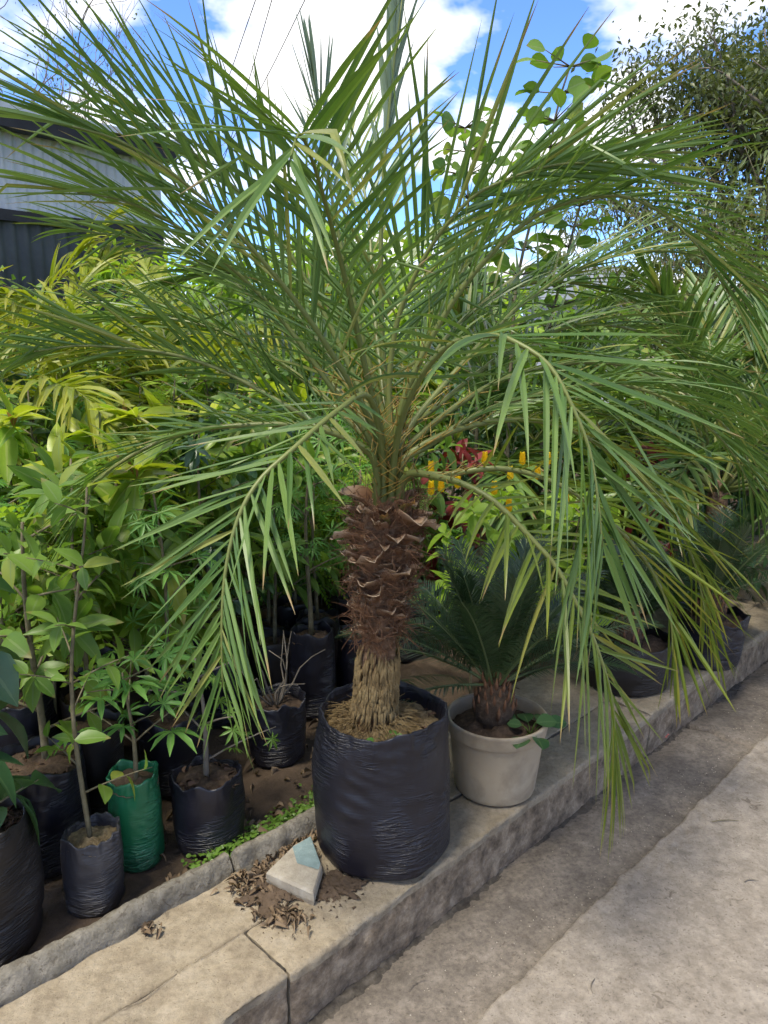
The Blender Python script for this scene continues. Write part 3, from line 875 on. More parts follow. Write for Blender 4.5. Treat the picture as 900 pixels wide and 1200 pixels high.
PALM_BASE = np.array((-0.02, 2.105, 0.58))
palm = thing('date_palm', tuple(PALM_BASE), 'young date palm with scaly brown trunk and long arching fronds', 'palm tree')
def px(*pts): return [at(*p) for p in pts]
C0 = np.array((0.008, 2.11, 1.20))
def fr(pts, start=None):
    P = px(*pts)
    a = P[1] - P[0]; a[2] = 0
    b = C0 + nrm(a + 1e-6) * 0.035 + np.array((0, 0, -0.02))
    return [b] + P
FR = []
# (points, per side, leaflet length, kwargs)
frond(palm, fr([(448, 530, 2.06), (432, 465, 1.95), (395, 482, 1.85), (345, 525, 1.74), (305, 562, 1.68), (280, 605, 1.64), (265, 665, 1.61), (260, 730, 1.59), (261, 805, 1.58)]), 31, 0.38, 0.0069, 62, 26, 0.2, (-2, 8), 0.36, indiv=True, tipL=0.52, droops=(0.12, 0.06), fan=0.3)
frond(palm, fr([(462, 535, 2.06), (480, 465, 1.95), (522, 408, 1.83), (575, 393, 1.73), (612, 405, 1.67), (645, 430, 1.63), (670, 475, 1.59), (690, 525, 1.57), (700, 580, 1.55), (706, 640, 1.54)]), 30, 0.48, 0.0084, 80, 16, 0.2, (-6, 8), 0.34, indiv=True, tipL=0.62, apow=1.3, droops=(0.03, 0.6), baseL=0.55, fan=0.4)
frond(palm, fr([(475, 558, 2.05), (517, 560, 1.96), (545, 568, 1.91), (581, 589, 1.86), (628, 637, 1.80), (652, 665, 1.77), (677, 710, 1.74), (700, 760, 1.72), (718, 825, 1.71), (720, 890, 1.71)]), 32, 0.38, 0.0067, 80, 8, 0.3, (-6, 8), 0.28, mat='palm_y', indiv=True, tipL=0.72, apow=1.7, droops=(0.06, 0.6), fan=0.4)
frond(palm, fr([(448, 520, 2.08), (430, 440, 2.03), (410, 350, 1.94), (390, 270, 1.82), (370, 200, 1.68), (353, 158, 1.55), (344, 172, 1.47), (339, 195, 1.43)]), 26, 0.42, 0.0076, 62, 24, 0.16, (0, 24), 0.40, indiv=True, tipL=0.8)
frond(palm, fr([(475, 560, 2.1), (523, 556, 2.1), (590, 549, 2.08), (660, 570, 2.05), (725, 620, 2.0), (765, 670, 1.98), (785, 720, 1.97), (789, 770, 1.97)]), 30, 0.37, 0.0067, 70, 12, 0.10, (-5, 18), 0.28, mat='palm_y', indiv=True, roll=20)
frond(palm, fr([(458, 530, 2.12), (456, 450, 2.12), (467, 372, 2.1), (500, 297, 2.06), (548, 236, 2.0), (590, 212, 1.97), (640, 195, 1.93), (685, 190, 1.9)]), 37, 0.48, 0.0060, 54, 12, 0.10, (-5, 15), 0.28, roll=50, tipL=0.75)
frond(palm, fr([(440, 540, 2.1), (400, 510, 2.14), (370, 495, 2.18), (300, 455, 2.24), (250, 430, 2.26), (190, 413, 2.26), (100, 405, 2.22), (40, 412, 2.18)]), 46, 0.40, 0.0061, 50, 18, 0.14, (5, 25), 0.22, roll=-40)
frond(palm, fr([(440, 545, 2.05), (415, 518, 2.0), (360, 500, 1.98), (290, 498, 1.97), (220, 507, 1.97), (160, 530, 1.97), (110, 570, 1.97), (85, 620, 1.97)]), 50, 0.29, 0.0052, 56, 20, 0.30, (0, 25), 0.19)
frond(palm, fr([(470, 545, 2.1), (500, 523, 2.15), (553, 489, 2.2), (600, 470, 2.25), (650, 458, 2.3), (720, 450, 2.3), (790, 472, 2.3), (850, 520, 2.3), (885, 580, 2.3)]), 50, 0.42, 0.0061, 55, 18, 0.42, (0, 25), 0.23)
frond(palm, fr([(440, 530, 2.1), (400, 470, 2.1), (320, 362, 2.08), (245, 292, 2.02), (190, 255, 1.97), (140, 234, 1.93), (90, 225, 1.9)]), 29, 0.46, 0.0055, 50, 10, 0.16, (0, 20), 0.36, roll=-25)
frond(palm, fr([(444, 520, 2.12), (410, 430, 2.2), (345, 305, 2.25), (280, 225, 2.25), (215, 170, 2.2), (165, 137, 2.15)]), 32, 0.49, 0.0055, 54, 10, 0.24, (0, 25), 0.33, roll=-45, tipL=0.8)
frond(palm, fr([(455, 520, 2.12), (426, 400, 2.15), (396, 270, 2.18), (379, 170, 2.2), (371, 120, 2.2), (367, 95, 2.2)]), 13, 0.27, 0.0072, 34, 8, 0.0, (-30, 40), 0.74, mat='spear', spines=False, kinkp=0, baseL=0.8)
frond(palm, fr([(457, 520, 2.12), (448, 400, 2.15), (447, 250, 2.18), (456, 130, 2.2), (465, 50, 2.2), (471, 0, 2.2)]), 13, 0.24, 0.0077, 9, 4, 0.0, (-30, 40), 0.68, mat='spear', spines=False, kinkp=0, baseL=0.8)
frond(palm, fr([(462, 530, 2.12), (480, 450, 2.1), (540, 340, 2.05), (620, 258, 2.0), (700, 230, 1.95), (760, 240, 1.9), (815, 285, 1.87), (855, 345, 1.86)]), 33, 0.44, 0.0061, 54, 14, 0.34, (0, 25), 0.34)
frond(palm, fr([(464, 530, 2.14), (530, 440, 2.3), (620, 350, 2.5), (720, 300, 2.65), (820, 300, 2.75), (905, 350, 2.8)]), 50, 0.44, 0.0061, 52, 18, 0.35, (0, 25), 0.25)
frond(palm, fr([(460, 520, 2.15), (500, 400, 2.35), (560, 285, 2.55), (640, 215, 2.7), (710, 185, 2.8), (770, 180, 2.85)]), 38, 0.44, 0.0061, 50, 14, 0.15, (0, 30), 0.31, roll=30)
frond(palm, fr([(455, 520, 2.16), (440, 380, 2.4), (432, 260, 2.6), (420, 190, 2.75), (405, 155, 2.9)]), 34, 0.44, 0.0061, 50, 18, 0.16, (0, 30), 0.30)
frond(palm, fr([(444, 520, 2.15), (370, 430, 2.35), (280, 335, 2.5), (180, 285, 2.65), (90, 270, 2.75)]), 46, 0.42, 0.0061, 48, 16, 0.25, (0, 30), 0.30, roll=-30)
frond(palm, fr([(446, 525, 2.08), (380, 400, 1.97), (290, 285, 1.87), (205, 205, 1.80), (140, 165, 1.75), (85, 148, 1.72)]), 27, 0.48, 0.0057, 54, 10, 0.26, (0, 25), 0.34, roll=-35, tipL=0.8)
frond(palm, fr([(458, 520, 2.14), (490, 425, 2.3), (535, 330, 2.4), (585, 265, 2.5), (635, 225, 2.55)]), 34, 0.44, 0.0061, 50, 14, 0.12, (0, 30), 0.30, roll=40)
frond(palm, fr([(442, 535, 2.12), (390, 475, 2.22), (320, 420, 2.35), (240, 382, 2.45), (150, 372, 2.5), (60, 392, 2.5)]), 46, 0.40, 0.0058, 52, 18, 0.25, (0, 28), 0.25)
frond(palm, fr([(462, 525, 2.14), (520, 470, 2.35), (600, 410, 2.6), (690, 380, 2.8), (780, 400, 2.95), (850, 450, 3.0)]), 46, 0.42, 0.0061, 52, 18, 0.35, (0, 25), 0.25)
frond(palm, fr([(472, 540, 2.12), (560, 497, 2.2), (660, 500, 2.3), (750, 560, 2.35), (808, 645, 2.36), (830, 735, 2.36)]), 38, 0.38, 0.0068, 58, 14, 0.30, (-5, 20), 0.26, mat='palm_y')
frond(palm, fr([(468, 535, 2.15), (600, 440, 2.4), (740, 430, 2.6), (850, 500, 2.7), (905, 600, 2.7)]), 40, 0.40, 0.0068, 56, 14, 0.35, (-5, 20), 0.26)
frond(palm, fr([(446, 535, 2.14), (400, 440, 2.3), (330, 350, 2.45), (270, 320, 2.55), (205, 330, 2.6)]), 36, 0.38, 0.0066, 54, 14, 0.3, (-5, 20), 0.26)
frond(palm, fr([(462, 530, 2.16), (500, 430, 2.4), (560, 360, 2.6), (640, 330, 2.75), (730, 345, 2.8)]), 36, 0.40, 0.0066, 54, 14, 0.3, (-5, 20), 0.26)

# trunk core
mb = MB()
def trunk_r(z):
    return np.interp(z, [0.55, 0.60, 0.66, 0.78, 0.80, 0.86, 0.92, 1.02, 1.12, 1.19, 1.24, 1.27], [0.064, 0.057, 0.055, 0.053, 0.050, 0.048, 0.053, 0.066, 0.076, 0.075, 0.058, 0.03])
def trunk_c(z):
    f = (z - 0.58) / 0.68
    return np.array((-0.03 + 0.042 * f, 2.105 + 0.005 * f))
rows = [(float(trunk_r(z)), z) for z in np.linspace(0.53, 1.27, 60)]
def tfn(th, r, z, i):
    return r + 0.007 * noise.fractal(Vector((math.cos(th) * 3, math.sin(th) * 3, z * 30)), 0.9, 2, 4), z
m0 = MB(); lathe(m0, rows, (0, 0, 0), 64, tfn)
V = m0.V[0]; cc = np.array([trunk_c(z) for z in V[:, 2]]); V[:, :2] += cc
part('trunk', m0, M['bark'], palm)

# leaf-base scales
def scale_template(Lh=1.0, wr=0.8):
    seg = 5; mb = MB(); V = []
    for side in (0, 1):
        for i in range(seg + 1):
            y = i / seg
            w = wr / 2 * (1 - 0.30 * y ** 1.5) * (1 if i < seg else 0.80)
            zc = 0.10 + 0.55 * y ** 2.2
            th = 0.055 * (1 - 0.6 * y)
            for sx in (-1, -0.5, 0, 0.5, 1):
                jag = 0.13 * math.sin(sx * 7 + wr * 23) if i == seg else 0.03 * math.sin(i * 3 + sx * 5 + wr * 9)
                V.append((sx * w, y * 0.9 + jag, zc - 0.28 * (sx * sx) * wr + (th if side == 0 else -th)))
    m = 5; k = (seg + 1) * m
    Q = grid_idx(seg + 1, m); Q2 = grid_idx(seg + 1, m)[:, ::-1] + k
    E = []
    for i in range(seg):
        E.append((i * m, (i + 1) * m, (i + 1) * m + k, i * m + k)[::-1]); E.append((i * m + 4, (i + 1) * m + 4, (i + 1) * m + 4 + k, i * m + 4 + k))
    for j in range(m - 1):
        a = seg * m + j; E.append((a, a + 1, a + 1 + k, a + k))
    A = np.array([(0.5, i / seg, abs(sx)) for s_ in (0, 1) for i in range(seg + 1) for sx in (-1, -.5, 0, .5, 1)])
    mb.add(V, np.concatenate([Q, Q2, np.array(E)]), None, A)
    return mb
base_meshes = []
for wr in (0.85, 1.25, 1.0, 1.1, 0.7):
    me = scale_template(1, wr).mesh('leaf_base'); me.materials.append(M['base']); base_meshes.append(me)
NB = 96
for k in range(NB):
    f = k / (NB - 1)
    z = 0.825 + 0.405 * f + rng.normal(0, 0.007)
    th = k * 2.39996 + rng.normal(0, 0.10)
    rad = float(trunk_r(z)) - 0.008; c2 = trunk_c(z)
    outw = np.array((math.cos(th), math.sin(th), 0)); tg = np.array((-outw[1], outw[0], 0))
    p = np.array((c2[0], c2[1], z)) + outw * rad
    flare = 0.05 + 0.95 * f ** 0.7 + rng.normal(0, 0.28)
    d = nrm(np.array((0, 0, 1.0)) + outw * flare + tg * rng.normal(0, 0.16))
    inst('leaf_base', base_meshes[rng.integers(0, len(base_meshes))], palm, basis(p, d, outw + tg * rng.normal(0, 0.2), (0.046 + 0.020 * f) * rng.uniform(0.6, 1.3)))
me = scale_template(1, 0.55).mesh('cut_petiole'); me.materials.append(M['freshcut'])
for th, z, s in ((-1.65, 1.185, 0.06), (-0.9, 1.215, 0.06)):
    outw = np.array((math.cos(th), math.sin(th), 0)); c2 = trunk_c(z)
    inst('cut_petiole', me, palm, basis(np.array((c2[0], c2[1], z)) + outw * 0.064, nrm((0, 0, 1.0) + outw * 0.25), outw, s))
# fibres
mb = MB()
for k in range(2100):
    th = rng.uniform(0, 2 * math.pi); z = rng.uniform(0.82, 1.27)
    rad = float(trunk_r(min(z, 1.2))) + rng.uniform(0.0, 0.034); c2 = trunk_c(z)
    p = np.array((c2[0] + rad * math.cos(th), c2[1] + rad * math.sin(th), z))
    d = nrm(np.array((-math.sin(th), math.cos(th), 0)) * rng.normal(0, 1) + np.array((0, 0, 1)) * rng.normal(0.2, 0.6) + np.array((math.cos(th), math.sin(th), 0)) * rng.uniform(0, 0.5))
    L = rng.uniform(0.02, 0.06); b = rng.normal(0, 0.45, 3)
    q = np.array([p + d * L * t + b * L * t * t for t in (0, 0.4, 0.75, 1)])
    tube(mb, q, [0.0011, 0.0010, 0.0008, 0.0004], 3, cap=False)
part('fibres', mb, M['fibre'], palm, kind='stuff')
# aerial roots
mb = MB()
for k in range(620):
    th = rng.uniform(0, 2 * math.pi)
    z1 = rng.uniform(0.62, 0.79) + 0.05 * rng.random() ** 4; L = rng.uniform(0.025, 0.075); z0 = max(0.565, z1 - L)
    pts = []
    for t in np.linspace(0, 1, 5):
        z = z1 + (z0 - z1) * t
        rad = float(trunk_r(z)) + 0.004 + 0.007 * math.sin(t * math.pi) + rng.normal(0, 0.001) + (0.008 * max(0, (0.64 - z) / 0.08))
        a = th + 0.10 * t * math.sin(k)
        c2 = trunk_c(z); pts.append((c2[0] + rad * math.cos(a), c2[1] + rad * math.sin(a), z))
    tube(mb, pts, np.array([0.5, 1, 1, 0.8, 0.4]) * rng.uniform(0.0028, 0.0056), 5)
for k in range(420):               # thin straw roots spreading over the soil
    th = rng.uniform(0, 2 * math.pi); r1 = rng.uniform(0.07, 0.125); L = min(rng.uniform(0.03, 0.09), 0.150 - r1)
    c2 = trunk_c(0.58); a2 = th + rng.normal(0, 0.5)
    p = np.array((c2[0] + r1 * math.cos(th), c2[1] + r1 * math.sin(th), 0.60 - 0.05 * max(0, r1 - 0.09) / 0.05 + rng.uniform(-0.01, 0.01)))
    d = np.array((math.cos(a2), math.sin(a2), rng.normal(-0.35, 0.25)))
    tube(mb, [p, p + d * L * 0.5 + np.array((0, 0, 0.006)), p + d * L], [0.0012, 0.0012, 0.0006], 3, cap=False)
part('roots', mb, M['root'], palm, kind='stuff')

# ------------------------------------------------------------------ cycads
def cycad(base, label, nfr, Lf, seed, caud_r=0.055, caud_h=0.14, mat='cycad', span=78):
    base = np.array(base)
    root = thing('cycad', tuple(base), label, 'cycad')
    mb = MB()
    prof = [(0.001, -0.03), (caud_r * 1.1, -0.02), (caud_r * 1.25, caud_h * 0.3), (caud_r, caud_h * 0.75), (caud_r * 0.5, caud_h), (0.002, caud_h * 1.05)]
    lathe(mb, prof, base, 28, lambda th, r, z, i: (r * (1 + 0.25 * noise.noise(Vector((math.cos(th) * 3, math.sin(th) * 3, z * 40 + seed)))), z))
    part('caudex', mb, M['potsoil'], root)
    sm = MB()
    for k in range(46):
        th = k * 2.4; f = k / 46
        r = caud_r * (1.15 - 0.75 * f); p = base + np.array((r * math.cos(th), r * math.sin(th), caud_h * (0.15 + 0.85 * f)))
        d = np.array((math.cos(th) * 0.4, math.sin(th) * 0.4, 1.0)); q = np.array([p, p + d * 0.03, p + d * 0.055 - np.array((math.cos(th), math.sin(th), 0)) * 0.008])
        tube(sm, q, [0.008, 0.006, 0.001], 4)
    part('bud_scales', sm, M['fibre'], root, kind='stuff')
    top = base + np.array((0, 0, caud_h * 0.9))
    for k in range(nfr):
        az = k * 2.399 + seed; f = (k + 0.5) / nfr
        el = R(84 - span * f + rng.normal(0, 5))
        if math.sin(az) < -0.35 and el < R(48): az = -az; el += R(4)
        L = Lf * rng.uniform(0.85, 1.1) * (0.8 + 0.2 * f)
        out = np.array((math.cos(az), math.sin(az), 0))
        d = out * math.cos(el) + np.array((0, 0, math.sin(el)))
        pts = [top + out * 0.02]
        for t in range(8):
            d = nrm(d + np.array((0, 0, -1)) * 0.085 * (0.4 + f) * (0.4 + t / 5)); pts.append(pts[-1] + d * L / 8)
        P, _ = catmull(pts, 30); T, S, U = frond_frames(P)
        mb = MB(); tube(mb, P, np.linspace(0.0055, 0.0015, 30), 5)
        f_ = part('frond', mb, M['cycad_rachis'], root)
        lb = MB(); ns_ = 58
        for i in range(ns_):
            u = 0.14 + 0.85 * i / ns_; x = u * 29; a = min(int(x), 28); p = P[a] + (P[a + 1] - P[a]) * (x - a)
            v = (u - 0.14) / 0.86
            Ln = 0.125 * (0.45 + 0.55 * math.sin(min(1, v / 0.3) * 1.57)) * (1 - 0.7 * max(0, (v - 0.55) / 0.45) ** 1.5)
            for sg in (-1, 1):
                al = R(68 - 40 * v + rng.normal(0, 4))
                dd = nrm(math.cos(al) * T[a] + math.sin(al) * (sg * S[a] * 0.93 + U[a] * 0.34))
                W = nrm(np.cross(dd, U[a])) * 0.0024
                m1 = p + dd * Ln * 0.55; e1 = p + nrm(dd + np.array((0, 0, -0.25))) * Ln
                rn = rng.random()
                lb.add([p - W * .6, p + W * .6, m1 + W, m1 - W, e1 + W * .1, e1 - W * .1], [(0, 1, 2, 3), (3, 2, 4, 5)], None,
                       [(rn, 0, 1), (rn, 0, 1), (rn, .5, 1), (rn, .5, 1), (rn, 1, 1), (rn, 1, 1)])
        part('leaflets', lb, M[mat], f_, kind='stuff', smooth=False)
    return root
cycad(POT_C + np.array((-0.01, 0.01, 0.25)), 'dark green cycad with stiff feathery fronds growing in the beige pot', 32, 0.60, 0.6, span=66)

# bags and cycads farther along the pavement
def on(px_, py_, z):
    d = at(px_, py_, 1.0) - np.array((0, 0, CAM_H)); t = (z - CAM_H) / d[2]
    return np.array((d[0] * t, d[1] * t, z))
q = on(742, 822, ZT); c = q + np.array((0.02, 0.20, 0)); 
poly_bag(c, 0.18, 0.19, 0.22, M['bag_brown'], 'squat dark planter bag behind the hanging frond on the slabs', 0.04, 8.1, 1.0, ns=72)
cycad(c + np.array((0, 0, 0.18)), 'cycad half hidden behind the drooping yellow-green palm frond', 18, 0.42, 2.2)
q = on(832, 792, ZT); c3 = q + np.array((0.05, 0.18, 0))
poly_bag(c3, 0.15, 0.16, 0.24, M['bag'], 'shiny black bag at the kerb corner under a bluish cycad', 0.03, 5.5, 1.5, ns=72)
cycad(c3 + np.array((0, 0, 0.20)), 'bluish green cycad overhanging the road at the far end of the kerb', 22, 0.52, 4.0)

# small weeds in the big bag and in the beige pot
def weed(base, n, size, kind, mat, label, nm='weed', spread=0.05, climb=0.0):
    base = np.array(base); root = thing(nm, tuple(base), label, 'weed')
    mb = MB(); me = tpl_mesh(kind, mat)
    for k in range(n):
        a = k * 2.4 + rng.random(); rr = spread * math.sqrt((k + 0.5) / n)
        tip = base + np.array((rr * math.cos(a), rr * math.sin(a), size * 0.5 * (0.6 + rng.random()) - climb * rng.random()))
        tube(mb, [base, (base + tip) / 2 + np.array((0, 0, 0.01)), tip], [0.0014, 0.0012, 0.0008], 4)
        inst('leaf', me, root, basis(tip - np.array((0, 0, 0.002)), (math.cos(a), math.sin(a), 0.1), (rng.normal(0, .2), -0.4, 1), size * rng.uniform(0.7, 1.1)))
    part('stem', mb, M['weed'], root)
weed((0.0, 2.0, 0.555), 6, 0.042, 'ovate', 'lobed', 'small bright green weed at the foot of the palm trunk', spread=0.035)
weed(POT_C + np.array((0.10, -0.08, 0.235)), 9, 0.07, 'round', 'dark', 'dark round-leaved creeper spilling over the rim of the beige pot', 'creeper', 0.07, 0.03)

# ------------------------------------------------------------------ concrete chunk
mb = MB()
pt = [on(312, 1036, ZT), on(368, 1062, ZT), on(378, 1028, ZT), on(365, 992, ZT), on(345, 1003, ZT)]
cen = sum(pt) / len(pt)
N0 = len(pt)
def outline(shr, z):
    return [np.array((cen[0] + (p[0] - cen[0]) * shr, cen[1] + (p[1] - cen[1]) * shr, z)) for p in pt]
lv = [outline(0.97, ZT - 0.004), outline(1.0, ZT + 0.012), outline(0.99, ZT + 0.034), outline(0.93, ZT + 0.041)]
V = [v for l in lv for v in l]
Q = [(i * N0 + j, i * N0 + (j + 1) % N0, (i + 1) * N0 + (j + 1) % N0, (i + 1) * N0 + j) for i in range(3) for j in range(N0)]
V.append(np.array((cen[0], cen[1], ZT + 0.042))); k = len(V) - 1
T = [(k, 3 * N0 + j, 3 * N0 + (j + 1) % N0) for j in range(N0)]
mb.add(V, Q, T)
chunk = solo('concrete_chunk', mb, M['chunk'], tuple((cen[0], cen[1], ZT)), 'broken triangular concrete chunk with faded teal paint on the slabs', 'concrete chunk', smooth=False)
mb = MB()
top = lv[3]; zz = np.array((0, 0, 0.0025))
a_, b_, c_, d_, e_ = top
P5 = [b_ * 0.25 + c_ * 0.75, c_, d_, e_ * 0.9 + a_ * 0.1, (a_ * 0.15 + e_ * 0.5 + b_ * 0.35)]
ctr = sum(P5) / 5
P5 = [ctr + (p - ctr) * 0.97 for p in P5]
mb.add(np.array(P5 + [ctr + (0, 0, 0.0006)]) + zz, None, [(5, i, (i + 1) % 5) for i in range(5)])
part('paint_patch', mb, M['teal'], chunk, smooth=False)

# ------------------------------------------------------------------ nursery plants, left bed
BZ = 0.16
def spot(px_, py_): return on(px_, py_, BZ)

c = np.array((-1.02, 1.70, BZ))
poly_bag(c, 0.125, 0.115, 0.36, M['bag_brown'], 'big brownish black bag at the left end behind the inner kerb', 0.04, 1.0, 1.4, square=0.06, ns=72, chips=90)
t_, l_ = branchy(c + (0.0, 0.02, 0.3), 0.66, 8, 0.75, 5, 0.15, 0.009, start=0.08, droop=0.6)
build_plant('sapling', c + (0, 0.02, 0.3), t_, l_, 'broad', 'dark', 'sapling with large dark glossy leaves in the leftmost bag', 'sapling', indiv=True)

c = np.array((-1.02, 2.04, BZ))
poly_bag(c, 0.12, 0.12, 0.33, M['bag'], 'black bag with bark chips behind the leftmost bag', 0.03, 3.0, 1.4, square=0.06, ns=72, chips=90)
t_, l_ = branchy(c + (0.02, 0.02, 0.29), 0.75, 9, 0.8, 5, 0.11, 0.012, start=0.12, droop=0.5)
build_plant('sapling', c + (0.02, 0.02, 0.29), t_, l_, 'ovate', 'green', 'mid green sapling rising from the bark-chip bag', 'sapling', indiv=True)

c = np.array((-0.80, 1.85, BZ))
poly_bag(c, 0.073, 0.072, 0.225, M['bag_grey'], 'small dusty grey crumpled bag beside the green bag', 0.03, 4.4, 1.6, square=0.05, ns=72, soilmat='straw')
t_, l_ = branchy(c + (0.005, -0.01, 0.19), 0.98, 13, 0.45, 4, 0.08, 0.0075, start=0.2, droop=0.4, wig=0.11)
build_plant('sapling', c + (0.005, -0.01, 0.19), t_, l_, 'ovate', 'green', 'thin crooked citrus sapling in the small grey bag', 'sapling', indiv=True)

c = np.array((-0.735, 2.03, BZ))
poly_bag(c, 0.072, 0.070, 0.29, M['bag_green'], 'green polythene nursery bag in the front row', 0.035, 6.6, 1.2, square=0.03, ns=84, soilmat='soil', fold=False)
t_, l_ = branchy(c + (0.01, -0.01, 0.25), 0.36, 6, 1.3, 2, 0.17, 0.008, start=0.35, droop=0.3, blen=0.5)
build_plant('sapling', c + (0.01, -0.01, 0.25), t_, l_, 'lobed', 'lobed', 'lobed-leaf papaya seedling in the green bag', 'sapling', indiv=True)

c = np.array((-0.545, 2.125, BZ))
poly_bag(c, 0.10, 0.10, 0.235, M['bag'], 'black bag between the green bag and the large palm bag', 0.03, 7.7, 1.3, square=0.06, ns=72, chips=90)
t_, l_ = branchy(c + (0, 0, 0.21), 0.40, 6, 0.9, 3, 0.08, 0.010, start=0.1, droop=0.4, blen=0.7)
build_plant('sapling', c + (0, 0, 0.21), t_, l_, 'lobed', 'weed', 'stumpy seedling with pale lobed leaves in the front black bag', 'sapling', indiv=True, stem='twig')

c = np.array((-0.40, 2.62, BZ))
poly_bag(c, 0.10, 0.105, 0.24, M['bag'], 'black bag with bare grey twigs behind the front row', 0.04, 9.2, 1.3, ns=64)
root = thing('twiggy_plant', tuple(c + (0, 0, 0.2)), 'bare grey twiggy stems in the black bag behind the front row', 'plant')
mb = MB()
for k in range(9):
    a = rng.uniform(0, 6.28); d = np.array((math.cos(a) * 0.6, math.sin(a) * 0.6, 1)); p = c + (0, 0, 0.19)
    q = [p]
    for i in range(5): d = nrm(d + rng.normal(0, 0.3, 3)); q.append(q[-1] + d * 0.06)
    tube(mb, q, np.linspace(0.005, 0.0015, 6), 5)
part('twigs', mb, M['twig'], root)

for (cx_, cy_, rb, h, sd, lab) in ((-0.30, 2.98, 0.085, 0.36, 3.7, 'tall black bag just behind the palm trunk, wall side'), (-0.12, 3.12, 0.08, 0.30, 5.9, 'narrow black bag hidden partly by the palm trunk'), (-1.28, 2.42, 0.15, 0.36, 6.1, 'wide black bag with reddish soil in the second row')):
    c = np.array((cx_, cy_, BZ)); poly_bag(c, rb, rb * 0.98, h, M['bag'], lab, 0.03, sd, 1.2, square=0.05, ns=56)
    t_, l_ = branchy(c + (0, 0, h - 0.04), 0.75, 7, 0.7, 8, 0.10, 0.012, start=0.35, droop=0.4)
    build_plant('sapling', c + (0, 0, h - 0.04), t_, l_, 'lobed_fine' if cx_ > -0.5 else 'lobed', 'lobed', 'lobed-leaf sapling growing in the ' + lab, 'sapling')

# second and further rows of saplings
k = 0
rows_done = []
for ti in range(8):
    t = 2.24 + ti * 0.26
    for si in range(17):
        s = 0.15 + si * 0.26 + 0.13 * (ti % 2)
        p = st(s, t); p[0] += rng.normal(0, 0.03); p[1] += rng.normal(0, 0.03)
        if p[1] < 1.98 or p[0] > 0.15 or p[0] < -0.62 * p[1] - 0.25: continue
        if any((abs(p[0] - a) + abs(p[1] - b)) < 0.235 for a, b in ((-1.02, 2.04), (-0.4, 2.62), (-0.3, 2.98), (-0.12, 3.12), (-1.28, 2.42), (-0.545, 2.125), (-0.735, 2.03), (-0.8, 1.85), (-1.02, 1.7))): continue
        p[2] = BZ
        rb = rng.uniform(0.08, 0.105); h = rng.uniform(0.24, 0.34)
        if ti < 3 or p[1] < 2.9: poly_bag(p, rb, rb, h, M['bag_brown' if k % 3 == 0 else 'bag'], 'black nursery bag standing in the shaded rows under the saplings', 0.03, k * 1.7, 1.2, 'black bags in the shaded rows', square=0.05, ns=32)
        typ = k % 6
        b = p + (0, 0, (h - 0.04) if ti < 3 or p[1] < 2.9 else -0.02)
        H = rng.uniform(0.62, 0.95) * (1.0 + 0.05 * ti) + (0 if ti < 3 or p[1] < 2.9 else 0.25)
        if typ in (0, 3):
            t_, l_ = branchy(b, H, 8, 0.7, 10, 0.13, 0.010, start=0.25, droop=0.35, cluster=5)
            build_plant('sapling', b, t_, l_, 'mango', 'green', 'sapling with long drooping green leaves in the shaded rows', 'sapling', 'long-leaved saplings in rows')
        elif typ == 1:
            t_, l_ = branchy(b, H, 8, 0.7, 5, 0.15, 0.010, start=0.25, droop=0.3)
            build_plant('sapling', b, t_, l_, 'lobed_fine', 'lobed', 'sapling with finely lobed leaves in the shaded rows', 'sapling', 'lobed-leaf saplings in rows')
        elif typ == 2:
            t_, l_ = branchy(b, H, 9, 0.75, 6, 0.16, 0.010, start=0.2, droop=0.3)
            build_plant('sapling', b, t_, l_, 'pinnate', 'lime', 'sapling with light green pinnate leaves in the shaded rows', 'sapling', 'pinnate-leaf saplings in rows')
        else:
            t_, l_ = branchy(b, H, 9, 0.7, 11, 0.085, 0.010, start=0.2, droop=0.3, cluster=3)
            build_plant('sapling', b, t_, l_, 'ovate', ('green', 'dark')[typ % 2], 'sapling with small oval %s leaves in the shaded rows' % ('mid green', 'dark green')[typ % 2], 'sapling', 'oval-leaf saplings in rows')
        k += 1

# bright large-leaved saplings that tower over the left bed
for (x, y, H, nm) in ((-1.48, 2.75, 1.22, 'nearest the left end of the bed'), (-1.02, 3.02, 1.24, 'with coppery young tips in mid bed'), (-0.62, 3.35, 1.28, 'behind the finely lobed saplings'), (-1.95, 3.3, 1.25, 'farthest towards the shed'), (-0.88, 2.62, 1.08, 'close behind the small grey bag'), (-1.68, 2.5, 1.12, 'beside the wide bag with reddish soil')):
    b = np.array((x, y, BZ))
    t_, l_ = branchy(b, H, 11, 0.62, 7, 0.20, 0.013, start=0.35, droop=0.35, cluster=4, up=0.8)
    root = build_plant('mango_sapling', b, t_, l_, 'mango', 'mango', 'tall sapling with broad bright green leaves, ' + nm, 'sapling', indiv=True)
    me = tpl_mesh('mango', 'mango_new'); tops = sorted([l for l in l_], key=lambda q: -q[0][2])[:24]
    for (p, d, n, s) in tops:
        inst('young_leaf', me, root, basis(p + np.array((0, 0, 0.03)), nrm(np.array((d[0], d[1], abs(d[2]) * 0.3 + 0.2))), n, s * 0.95))
    me = tpl_mesh('mango', 'copper')
    for (p, d, n, s) in tops[:2]:
        inst('young_leaf', me, root, basis(p, nrm(np.array((d[0] * .3, d[1] * .3, 1.0))), n, s * 0.4))

# pinnate lime shrub in front of them, at the frond tips
b = np.array((-1.12, 2.42, BZ))
t_, l_ = branchy(b, 1.02, 10, 0.5, 6, 0.22, 0.008, start=0.45, droop=0.35, wig=0.1)
build_plant('pinnate_shrub', b, t_, l_, 'pinnate', 'lime', 'slender shrub with yellow-green pinnate leaves beside the hanging left frond', 'shrub', indiv=True)

